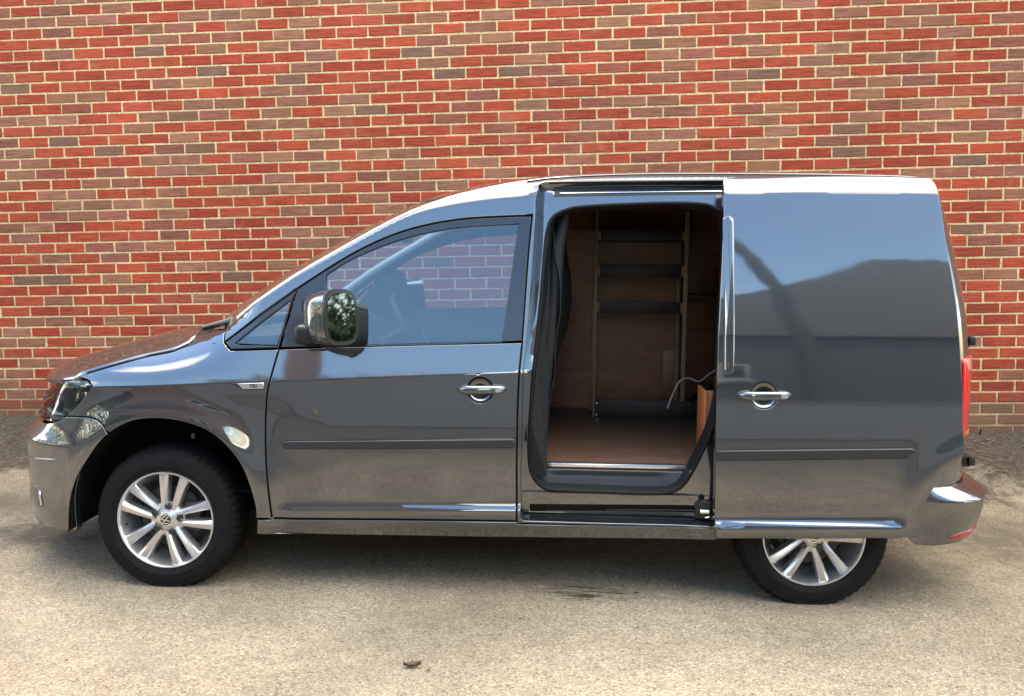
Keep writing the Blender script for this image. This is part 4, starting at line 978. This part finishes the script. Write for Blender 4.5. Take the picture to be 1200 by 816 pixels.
# ---------------------------------------------------------------- underbody, wheel wells, wheels
bm=bmesh.new(); bevel_box(bm,.42,2.26,-.80,.80,.26,.33,.03); bevel_box(bm,-.62,3.28,-.55,.55,.24,.34,.03); bevel_box(bm,.9,2.2,-.40,.40,.20,.26,.03)
bm_obj('underbody',bm,DARK,van)
for sy in (-1,1):
    for cx in (0,2.69):
        if cx==0: ln=[(-.435,.222)]+[(p[0]*1.004,p[1]+.003) for p in AF]+[(.404,.25)]
        else: ln=[(2.69+.405*math.cos(a),.295+.41*math.sin(a)) for a in np.linspace(R(4),R(172),36)]
        bm=bmesh.new(); ring=[]; cv=bm.verts.new((cx,sy*.56,.30))
        for x,z in ln: ring.append([bm.verts.new((x,sy*.866,z)),bm.verts.new((x,sy*.56,z))])
        for A,B in zip(ring,ring[1:]):
            bm.faces.new((A[0],A[1],B[1],B[0])); bm.faces.new((A[1],cv,B[1]))
        bm_obj('wheel_well',bm,DARK,van)
box('liner_tag',.115,.129,-.842,-.838,.638,.660,DARKMET,van,b=.001)
def make_wheel():
    bm=bmesh.new()
    lathe_bm(bm,[(.205,.012),(.2075,.004),(.2085,-.003),(.206,-.008),(.201,-.008),(.1975,-.003),(.194,.008),(.189,.022),(.183,.040),(.172,.075),(.160,.12)],96)
    # spokes in five pairs
    for p in range(5):
        ph=R(79+72*p)
        for sg in (-1,1):
            a0,a1=ph+sg*R(23),ph+sg*R(13.2)
            p0=Vector((.050*math.cos(a0),0,.050*math.sin(a0))); p1=Vector((.1985*math.cos(a1),0,.1985*math.sin(a1)))
            d=(p1-p0).normalized(); sd_=Vector((-d.z,0,d.x)); rings=[]
            for t,w,h in ((0,.0125,.008),(.2,.0138,.004),(.45,.0158,.0015),(.7,.0180,.0015),(.9,.0202,.003),(1.0,.0225,.005)):
                c=p0.lerp(p1,t); rr=[]
                ridge=-sg*w*.30
                for (lx,ly) in ((-w*1.15,h+.042),(-w,h+.007),(-w*.82,h+.002),(ridge-.0015,h-.0045),(ridge+.0015,h-.0045),(w*.82,h+.002),(w,h+.007),(w*1.15,h+.042)):
                    v=c+sd_*lx; rr.append(bm.verts.new((v.x,ly,v.z)))
                rings.append(rr)
            for A,B in zip(rings,rings[1:]):
                for k in range(7): bm.faces.new((A[k],B[k],B[k+1],A[k+1]))
    # hub boss with webs
    lathe_bm(bm,[(.0005,.004),(.030,.004),(.033,.006),(.060,.010),(.070,.014),(.074,.022),(.072,.06)],60)
    rim=bm_obj('wheel',bm,ALLOY,van,angle=28)
    bm=bmesh.new()
    prof=[(.2065,.020),(.2080,.006),(.2095,-.002),(.2150,-.007),(.232,-.0125),(.2335,-.0145),(.2365,-.0145),(.238,-.013),(.262,-.0135),(.280,-.0075),(.2815,-.0085),(.2845,-.0070),(.286,-.0045),(.296,.006),(.3035,.020),(.3070,.034),(.3085,.040),(.3085,.072),(.302,.0735),(.302,.0785),(.3095,.080),(.3095,.112),(.3025,.1135),(.3025,.1185),(.3085,.120),(.3070,.160),(.300,.178),(.265,.198),(.2065,.18)]
    def tread(j,k,r):
        if 13<=k<=16 and j%4==0: return r-.0055
        if k in (19,20) and j%4==2: return r-.004
        return r
    lathe_bm(bm,prof,216,mod=tread)
    for v in bm.verts:
        if v.co.z<-.2885: v.co.z=-.2885-(v.co.z+.2885)*-.02
    tag(bm_obj('tyre',bm,TYRE,rim,angle=30))
    bm=bmesh.new(); lathe_bm(bm,[(.0005,.075),(.05,.075),(.052,.066),(.132,.066),(.134,.072),(.134,.09),(.158,.112),(.158,.118)],48); bm_obj('brake_disc',bm,DARKMET,rim)
    bm=bmesh.new(); bevel_box(bm,.06,.13,.045,.10,-.06,.07,.012); bm_obj('brake_caliper',bm,DARKMET,rim)
    bm=bmesh.new()
    lathe_bm(bm,[(.0005,-.001),(.0225,-.001),(.0235,-.003),(.0262,-.003),(.0268,.006)],40); cap=bm_obj('hub_cap',bm,CHROME,rim)
    bm=bmesh.new(); lathe_bm(bm,[(.0005,-.0022),(.0222,-.0022),(.0222,.0)],40); bm_obj('cap_field',bm,TRIM,rim)
    bm=bmesh.new(); rot=R(-72)
    lt=[((-.52,.80),(-.06,-.02)),((.52,.80),(.06,-.02)),((-.06,-.02),(.06,-.02)),((-.88,.38),(-.42,-.86)),((-.42,-.86),(0,-.08)),((0,-.08),(.42,-.86)),((.42,-.86),(.88,.38))]
    for (a,b) in lt:
        A=Vector((a[0],a[1])); B=Vector((b[0],b[1])); d=(B-A).normalized(); nn=Vector((-d.y,d.x))*.085; A=A-d*.05; B=B+d*.05
        q=[]
        for p in (A-nn,B-nn,B+nn,A+nn):
            p=p*.0215; x,z=p.x*math.cos(rot)-p.y*math.sin(rot),p.x*math.sin(rot)+p.y*math.cos(rot); q.append((x,z))
        f=[bm.verts.new((x,-.0040,z)) for x,z in q]; g=[bm.verts.new((x,-.002,z)) for x,z in q]; bm.faces.new(f)
        for i in range(4): bm.faces.new((f[i],f[(i+1)%4],g[(i+1)%4],g[i]))
    bm_obj('cap_emblem',bm,CHROME,rim,smooth=False)
    for p in range(5):
        a=R(79+72*p); bm=bmesh.new(); c=(.056*math.cos(a),0,.056*math.sin(a))
        lathe_bm(bm,[(.0003,.0035),(.005,.0035),(.006,-.001),(.0105,-.001),(.0115,.002),(.0150,.0085),(.0165,.0092)],20,c=c); bm_obj('wheel_bolt',bm,TRIM,rim)
    bm=bmesh.new(); a=R(188); tube_bm(bm,[(.178*math.cos(a),.012,.178*math.sin(a)),(.168*math.cos(a),-.002,.168*math.sin(a))],[.0055,.0045],10); bm_obj('tyre_valve',bm,RUBBER,rim)
    return rim
wh=make_wheel(); wh.location=(0,-.85,.2885)
kids=list(wh.children)
def copy_wheel(loc,rz,spin=0):
    c=wh.copy(); COL.objects.link(c); c.location=loc; c.rotation_euler=(0,spin,rz)
    for k in kids:
        d=k.copy(); COL.objects.link(d); d.parent=c
        if d.name.startswith('tyre') and not d.name.startswith('tyre_v'): d.rotation_euler=(0,-spin,0)
copy_wheel((2.69,-.85,.2885),0,R(-4)); copy_wheel((0,.85,.2885),PI); copy_wheel((2.69,.85,.2885),PI)
# ---------------------------------------------------------------- rear end
for k in range(2):
    g=.006
    o=[(3.63,.50),(RS_END-g,.50),(RS_END-g,1.70),(3.63,1.70)]
    rd=panel('rear_door',o,PAINT,van,grid=.05,thick=.03,mirror=bool(k))
    mm=-1 if k else 1
    for zz,hx in ((1.079,3.328),(.573,3.357)):
        bm=bmesh.new(); bevel_box(bm,hx-.03,hx+.022,-.668,-.615,zz-.026,zz+.026,.006); bevel_box(bm,hx+.010,hx+.036,-.682,-.640,zz-.018,zz+.018,.004)
        if mm<0: bmesh.ops.scale(bm,vec=(1,-1,1),verts=bm.verts)
        bm_obj('door_hinge',bm,BLACK,rd)
for mir in (False,True):
    lo=[(3.262,1.012),(3.30,1.028),(3.60,1.030),(3.60,.70),(3.32,.694),(3.272,.72)]
    lp=panel('tail_lamp',lo,RED,van,off=.010,gap=0,edge=.006,thick=.03,grid=.03,mirror=mir)
    panel('clear_lens',[(3.272,1.008),(3.30,1.020),(3.59,1.022),(3.59,.965),(3.33,.968),(3.30,.975)],PALER,lp,off=.0125,gap=0,edge=.003,thick=.006,grid=.04,mirror=mir)
    panel('amber_lens',[(3.29,.722),(3.33,.703),(3.59,.708),(3.59,.725),(3.33,.72)],PLYE,lp,off=.0125,gap=0,edge=.002,thick=.006,grid=.04,mirror=mir)
bprof=pchip([(.20,-.01),(.25,.035),(.30,.062),(.36,.080),(.42,.092),(.455,.094),(.475,.072),(.500,.030),(.515,.0)])
def SB(s,z,off=0.0):
    k=sstep(3.02,3.34,min(s,2*RS_END-s)); 
    q=S(s,min(.52,max(.30,z)),0); q2=S(s,min(.52,max(.30,z)),1.0); n=(q2[0]-q[0],q2[1]-q[1])
    o=bprof(z)*k+off-.004*(1-k)
    return (q[0]+n[0]*o,q[1]+n[1]*o,z)
ms=lambda p:(2*RS_END-p[0],p[1])
rn=[(3.055,.30),(3.09,.268),(3.16,.262),(3.30,.272),(3.5,.285),(3.8,.285)]; tn=[(3.8,.513),(3.5,.513),(3.30,.513),(3.06,.505)]
rb=panel('rear_bumper',rn+[ms(p) for p in rn[::-1]]+[ms(p) for p in tn[::-1]]+tn,PAINT,van,Sf=SB,gap=0,edge=.004,thick=.03,grid=.03,rows=[lambda x:.462,lambda x:.448,lambda x:.48])
for mir in (False,True):
    panel('bumper_reflector',[(3.205,.300),(3.23,.289),(3.46,.300),(3.46,.330),(3.25,.318)],REDDIM,rb,Sf=SB,off=.004,gap=0,edge=.003,thick=.006,grid=.03,mirror=mir)
# ---------------------------------------------------------------- cab interior
def soft_box(name,dims,b,mat,parent,tm):
    bm=bmesh.new(); bevel_box(bm,-dims[0]/2,dims[0]/2,-dims[1]/2,dims[1]/2,-dims[2]/2,dims[2]/2,b,5,tm); return bm_obj(name,bm,mat,parent,angle=60)
def TM(x,y,z,ry=0): return Matrix.Translation((x,y,z))@Matrix.Rotation(ry,4,'Y')
for y in (-.38,.38):
    st=soft_box('cab_seat',(.50,.48,.16),.06,SEATF,van,TM(1.20,y,.66,R(-6)))
    soft_box('seat_back',(.15,.46,.60),.06,SEATF,st,TM(1.50,y,.98,R(-12)) if False else TM(1.47,y,.96,R(12)))
    soft_box('head_rest',(.09,.26,.18),.04,SEATF,st,TM(1.545,y,1.34,R(10)))
def dash(u,v):
    y=-.80+1.6*v
    prof=[(.20,1.03),(.34,1.055),(.50,1.07),(.62,1.055),(.68,1.00),(.70,.90),(.66,.75),(.62,.55)]
    k=u*(len(prof)-1); i=min(int(k),len(prof)-2); t=k-i
    return (prof[i][0]*(1-t)+prof[i+1][0]*t-.10*(1-(y/.8)**2)*(1-u),y,prof[i][1]*(1-t)+prof[i+1][1]*t+.05*math.exp(-((y-.38)/.2)**2)*math.exp(-((u-.4)/.2)**2))
grid_patch('dashboard',dash,24,40,DASH,van,.01)
c=Vector((.845,.38,1.03)); ax=Vector((math.sin(R(62)),0,math.cos(R(62)))) ; ax=Vector((.84,0,.54)).normalized(); e1=Vector((0,1,0)); e2=ax.cross(e1)
sw=tube('steering_wheel',[c+e1*.185*math.cos(a)+e2*.185*math.sin(a) for a in np.linspace(0,2*PI,40,endpoint=False)],.016,DASH,van,closed=True)
tube('steering_spoke',[c+e1*-.18,c-ax*.02,c+e1*.18],.018,DASH,sw); tube('steering_column',[c-ax*.02,c-ax*.25],.035,DASH,sw)
flat('cab_floor',[(.1,-.78,.40),(1.6,-.78,.40),(1.6,.78,.40),(.1,.78,.40)],DARK,van)
flat('headliner',[(1.2,-.58,1.66),(1.62,-.60,1.70),(1.62,.60,1.70),(1.2,.58,1.66)],DASH,van)
for mir in (1,-1):
    tz=1.03 if mir>0 else 1.105
    flat('door_lining',[(.50,-.79*mir,.42),(1.46,-.79*mir,.42),(1.46,-.795*mir,tz+.012),(1.0,-.795*mir,tz),(.78,-.795*mir,tz-.005),(.52,-.795*mir,tz-.02)],DASH,van,.02)
    if mir<0: flat('mirror_sail_trim',[(.40,.775,1.05),(.74,.775,1.07),(.765,.765,1.20),(.745,.745,1.30),(.70,.735,1.33),(.56,.75,1.24)],DASH,van,.01)
    tube('pillar_lining',[Vector(S(s,ZT(s)-.02,-.035))*1.0 if mir>0 else Vector((lambda q:(q[0],-q[1],q[2]))(S(s,ZT(s)-.02,-.035))) for s in np.linspace(.3,1.5,16)],.024,simple('pale_pillar_lining',(.38,.39,.38),.8) if mir>0 else bpy.data.materials['pale_pillar_lining'],van)
    flat('pillar_panel',[(1.42,-.80*mir,.5),(1.60,-.80*mir,.5),(1.60,-.68*mir,1.62),(1.50,-.70*mir,1.56),(1.43,-.80*mir,1.05)],INTER,van,.01)
box('cab_mirror',.86,.90,-.10,.12,1.47,1.54,BLACK,van,b=.015,seg=3)
# ---------------------------------------------------------------- racking and loose things in the load space
rk=bpy.data.objects.new('shelving_rack',None); COL.objects.link(rk); rk.matrix_world=VM@Matrix.Translation((1.845,.45,.53))
tag(rk,'charcoal shelving rack with tan uprights fitted inside the van load space','shelving rack')
rk2=Matrix.Translation((-1.845,-.45,-.53))
def rbox(name,*a,**k):
    mat=a[6]; o=box(name,*a[:6],mat,rk,**k); o.data.transform(rk2); return o
for x0,x1 in ((1.838,1.850),(2.316,2.340)):
    rbox('upright',x0,x1,.447,.467,.53,1.66,RACKU,b=.001)
    rbox('upright',x0,x1,.710,.730,.53,1.66,RACKU,b=.001)
for za,zb in ((1.500,1.556),(1.303,1.376),(1.109,1.173)):
    rbox('shelf_lip',1.854,2.314,.450,.458,za,zb,RACKS,b=.001)
    rbox('shelf',1.854,2.314,.459,.725,za,za+.012,RACKS,b=.001)
    for xx in (1.8515,2.3035): rbox('shelf_bracket',xx,xx+.012,.442,.4495,za+.006,zb-.006,RACKU,b=.001)
rbox('kick_board',1.853,2.66,.444,.458,.531,.629,RACKS,b=.001)
rbox('side_panel',2.3405,2.3465,.468,.70,.63,1.66,RACKS,b=.001)
rbox('rear_shelf',2.347,2.78,.460,.72,1.196,1.210,RACKS,b=.001)
for (x,z) in ((1.860,.610),(1.860,.548),(2.330,.608),(2.330,.556),(2.366,.608)):
    o=tube('screw',[(x,.4435,z),(x,.440,z)],.004,ALU,rk,seg=8); o.data.transform(rk2)
o=tube('cable',[VM@Vector(p) for p in smooth_line([(2.248,.435,.590),(2.262,.432,.638),(2.283,.432,.693),(2.314,.435,.745),(2.36,.44,.758),(2.412,.435,.742),(2.466,.43,.782),(2.51,.44,.81)],5)],.0046,WHITE,None,seg=8)
tag(o,'thin white cable looped over the low board of the rack inside the van','cable')
# ---------------------------------------------------------------- across the yard, behind the camera: seen only in the paint, glass and mirrors
HW=simple('grey_render',(.085,.084,.082),.9,var=.12,vscale=2); HB=simple('brown_house_brick',(.17,.10,.07),.9,var=.2,vscale=6)
HR=simple('dark_roof_tile',(.050,.044,.040),.85,bump=.4,bscale=8,var=.3,vscale=3); HF=simple('cream_window_frame',(.42,.41,.38),.5)
HG=simple('dark_pane',(.02,.024,.028),.35); HD=simple('brown_door',(.05,.035,.025),.5)
def house(label,x0,x1,y0,y1,eave,ridge,wm,wins,hip=0.0):
    gzv=gz(.5*(x0+x1),y1)
    h=empty('house',None,(.5*(x0+x1),.5*(y0+y1),gzv)); tag(h,label,'house','houses across the yard')
    cx,cy=.5*(x0+x1),.5*(y0+y1); X,Y=(x1-x0)/2,(y1-y0)/2; ov=.35
    v=[(-X,-Y,-.4),(X,-Y,-.4),(X,Y,-.4),(-X,Y,-.4),(-X,-Y,eave),(X,-Y,eave),(X,Y,eave),(-X,Y,eave),(-X+hip,0,ridge),(X-hip,0,ridge)]
    mesh_obj('wall',v,[(0,1,5,4),(2,3,7,6),(1,2,6,9,5),(3,0,4,8,7)],wm,h)
    sl=(ridge-eave)/Y; e=eave-ov*sl
    r=[(-X-ov,-Y-ov,e),(X+ov,-Y-ov,e),(X+ov,Y+ov,e),(-X-ov,Y+ov,e),(-X-(ov if hip==0 else 0)+hip,0,ridge),(X+(ov if hip==0 else 0)-hip,0,ridge)]
    fcs=[(0,1,5,4),(2,3,4,5)]+([(1,2,5),(3,0,4)] if hip>0 else [])
    rf=mesh_obj('roof',[(a,b,c+.05) for a,b,c in r],fcs,HR,h); md=rf.modifiers.new('s','SOLIDIFY'); md.thickness=.14
    ch=box('chimney',X*.5-.3,X*.5+.3,-.3,.3,ridge-.8,ridge+.9,HB,rf,b=.02)
    for (wx,wz,ww,hh) in wins:
        f=box('window',wx-ww/2,wx+ww/2,Y-.03,Y+.06,wz,wz+hh,HF,h,b=.01)
        for s in (-1,1): box('pane',wx+s*ww/4-ww/4+.07,wx+s*ww/4+ww/4-.07,Y+.05,Y+.07,wz+.08,wz+hh-.08,HG,f,b=.004)
        box('sill',wx-ww/2-.08,wx+ww/2+.08,Y-.02,Y+.14,wz-.08,wz-.005,HF,f,b=.01)
    d=box('door',-X*.1-.5,-X*.1+.5,Y-.02,Y+.05,-.1,2.05,HD,h,b=.01); box('handle',-X*.1+.32,-X*.1+.42,Y+.05,Y+.10,.95,1.0,ALU,d,b=.005)
    return h
house('long dark-roofed house across the yard, reflected in the van front side window',-12.0,2.0,-20.5,-13.5,4.2,6.5,HB,[(-4.2,1.0,1.4,1.2),(5.0,1.0,1.4,1.2)])
house('grey rendered house with hipped roof across the yard, reflected in the open sliding door',5.0,27.0,-26.0,-17.0,4.2,10.4,HW,[(-8.6,1.0,1.2,1.1),(4.6,1.0,1.5,1.2),(4.6,2.9,1.2,1.1)],hip=8.0)
pl=tube('leaning_pole',[(8.8,-15.6,gz(8.8,-15.6)-.3),(8.75,-15.6,3.0),(8.5,-15.6,5.9),(8.0,-15.6,7.9),(7.2,-15.6,9.8)],[.19,.18,.17,.16,.14],simple('weathered_timber',(.06,.052,.045),.85,var=.3,vscale=6),None,seg=10)
tag(pl,'leaning timber pole before the grey house, reflected in the open sliding door','pole')
# hedge trees at the end of the yard
LEAF=simple('dark_leaf',(.045,.075,.025),.7,var=.4,vscale=3); BARK=simple('grey_bark',(.09,.075,.06),.9,var=.3,vscale=10)
def tree(label,x,y,h,rad,seed):
    rnd=random.Random(seed); g=gz(x,y); t=empty('garden_tree',None,(x,y,g)); tag(t,label,'tree','trees at the end of the yard')
    bm=bmesh.new(); tube_bm(bm,[(0,0,-.2),(.05,.05,h*.35),(-.05,.1,h*.7)],[.16,.12,.05],8)
    cl=[]
    for k in range(26):
        a=rnd.uniform(0,2*PI); q=rnd.uniform(.15,1)**.6; zz=h*(.35+.62*rnd.random()); rr=rad*q*(1-.55*abs(zz/h-.6))
        c=Vector((rr*math.cos(a),rr*math.sin(a),zz)); cl.append((c,rnd.uniform(.35,.75)))
        if k%3==0: tube_bm(bm,[(0,.05,h*.3+.1*k/26),c*.6+Vector((0,0,.1)),c],[.05,.035,.015],6)
    bm_obj('trunk',bm,BARK,t)
    vs=[];fs=[]
    for c,r in cl:
        for _ in range(140):
            d=Vector((rnd.gauss(0,1),rnd.gauss(0,1),rnd.gauss(0,.8))).normalized()*r*rnd.uniform(.3,1)**.5; p=c+d
            n=Vector((rnd.gauss(0,1),rnd.gauss(0,1),rnd.gauss(0,1))).normalized(); u=n.orthogonal().normalized(); w_=n.cross(u); s=rnd.uniform(.07,.13)
            b=len(vs); vs+=[p-u*s,p-w_*s*.6,p+u*s,p+w_*s*.6]; fs.append((b,b+1,b+2,b+3))
    mesh_obj('crown',vs,fs,LEAF,t)
tree('dark bushy tree far down the yard, reflected in the door mirror',26,-6.0,4.4,2.3,3)
tree('lower rounded tree far down the yard, reflected in the door mirror',23,-3.2,3.6,2.0,4)

# clipped hedge added out of frame to darken what the van nose mirrors
hd=empty('added_hedge',None,(-7.0,-7.0,gz(-7,-7))); tag(hd,'tall dark leafy screen added out of view at the left to darken the van nose reflection','added_hedge')
rnd=random.Random(8); bm=bmesh.new()
for k in range(14): tube_bm(bm,[(rnd.uniform(-.1,.1),-6+k*.92,-.2),(rnd.uniform(-.2,.2),-6+k*.92+.1,1.9)],[.05,.02],6)
bm_obj('stems',bm,BARK,hd)['kind']='stuff'
vs=[];fs=[]
for k in range(9000):
    p=Vector((rnd.choice((-1,1))*.42*rnd.random()**.3,rnd.uniform(-6.5,6.6),2.6*rnd.random()**.8)); n=Vector((rnd.gauss(0,1),rnd.gauss(0,1),rnd.gauss(0,1))).normalized(); u=n.orthogonal().normalized(); w_=n.cross(u); s=rnd.uniform(.06,.11)
    b=len(vs); vs+=[p-u*s,p-w_*s*.6,p+u*s,p+w_*s*.6]; fs.append((b,b+1,b+2,b+3))
mesh_obj('foliage',vs,fs,LEAF,hd)
# ---------------------------------------------------------------- loose grit and litter
GRIT=simple('grit',(.17,.14,.105),.9,var=.5,vscale=60)
rnd=random.Random(5); vs=[];fs=[]
ICO=[(0,0,1),(.89,0,.45),(.28,.85,.45),(-.72,.53,.45),(-.72,-.53,.45),(.28,-.85,.45),(0,0,-.3)]
IF=[(0,1,2),(0,2,3),(0,3,4),(0,4,5),(0,5,1),(6,2,1),(6,3,2),(6,4,3),(6,5,4),(6,1,5)]
for k in range(2600):
    if k<1700: x=rnd.uniform(-1.5,8.5); y=-abs(rnd.gauss(0,.42))-.015
    else: x=rnd.uniform(-.5,7.5); y=rnd.uniform(-3.9,-.3)
    s=rnd.uniform(.002,.0055) if k>=1700 else rnd.choice((rnd.uniform(.003,.008),rnd.uniform(.004,.014)))
    z=gz(x,y)+.002; kk=max(0,min(1,(y+.55)/.5)); z+=kk*kk*(.022+.030*noise.noise((x*2.3,y*3.1,5.0))+.016*noise.noise((x*8.,y*9.,2.0)))+.006*noise.noise((x*1.1,y*1.1,0))
    a=rnd.uniform(0,6.28); b=len(vs); q=rnd.uniform(.6,1)
    for p in ICO: vs.append((x+s*(p[0]*math.cos(a)-p[1]*math.sin(a))*rnd.uniform(.8,1.2),y+s*q*(p[0]*math.sin(a)+p[1]*math.cos(a)),z+s*.7*p[2]))
    fs+=[tuple(b+i for i in f) for f in IF]
gr=mesh_obj('grit',vs,fs,GRIT); tag(gr,'loose grit scattered on the tarmac and along the wall foot','grit',kind='stuff')
def ground_at(x,y): return gz(x,y)+.006*noise.noise((x*1.1,y*1.1,0))
DL=simple('dead_leaf_brown',(.055,.036,.018),.8,var=.4,vscale=60)
def leaf(label,lx,ly,s,rz,seed):
    r_=random.Random(seed); p=VM@Vector((lx,ly,0)); bm=bmesh.new(); rows=[]
    for i in range(9):
        t=i/8; w=.42*math.sin(PI*min(.98,t*.95+.02))**.8*(1+.25*r_.uniform(-1,1)); row=[]
        for j in range(5):
            v=(j-2)/2; x=(t-.5)*s; y=v*w*s*.5; z=.004+abs(v)**1.5*s*.22*(.6+.6*r_.random())+.10*s*(2*t-1)**2*r_.uniform(.5,1.3)
            row.append(bm.verts.new((x,y,z)))
        rows.append(row)
    for A,B in zip(rows,rows[1:]):
        for j in range(4): bm.faces.new((A[j],A[j+1],B[j+1],B[j]))
    o=bm_obj('dead_leaf',bm,DL,None,angle=50); md=o.modifiers.new('s','SOLIDIFY'); md.thickness=.0012
    o.location=(p.x,p.y,ground_at(p.x,p.y)); o.rotation_euler=(0,0,rz); tag(o,label,'leaf','dead leaves on the tarmac')
leaf('crumpled dark brown leaf lying alone on the tarmac in the foreground',1.155,-1.525,.062,.2,1)
leaf('tiny dark leaf scrap just right of the larger foreground leaf',1.215,-1.553,.018,1.0,2)
leaf('dark leaf scrap in the shade edge right of the scrape marks',1.985,-.79,.020,.1,3)
# weeds at the wall foot
WD=simple('weed_green',(.06,.085,.025),.7,var=.4,vscale=30)
def weed(label,x,n,h,seed):
    r_=random.Random(seed); y=-.05; vs=[];fs=[]
    for k in range(n):
        a=r_.uniform(0,2*PI); l=h*r_.uniform(.5,1); w=r_.uniform(.004,.008); pr=None; bend=r_.uniform(.4,1.1)
        for i in range(5):
            t=i/4; rr=l*t*math.sin(bend*t); zz=l*t*math.cos(bend*t); ww=w*(1-t*.85)
            b=len(vs); vs+=[(rr*math.cos(a)-ww*math.sin(a),rr*math.sin(a)*.6+ww*math.cos(a),zz),(rr*math.cos(a)+ww*math.sin(a),rr*math.sin(a)*.6-ww*math.cos(a),zz)]
            if i: fs.append((b-2,b-1,b+1,b))
    o=mesh_obj('weed',vs,fs,WD); o.location=(x,y,ground_at(x,y)+.02); tag(o,label,'weed','weeds at the wall foot')
weed('small weed tuft at the wall foot near the right edge',6.62,16,.06,1)
weed('sparse weed tuft at the wall foot just right of the rear bumper',6.25,10,.045,2)
weed('small weed tuft at the wall foot left of the bonnet',-.05,12,.05,3)
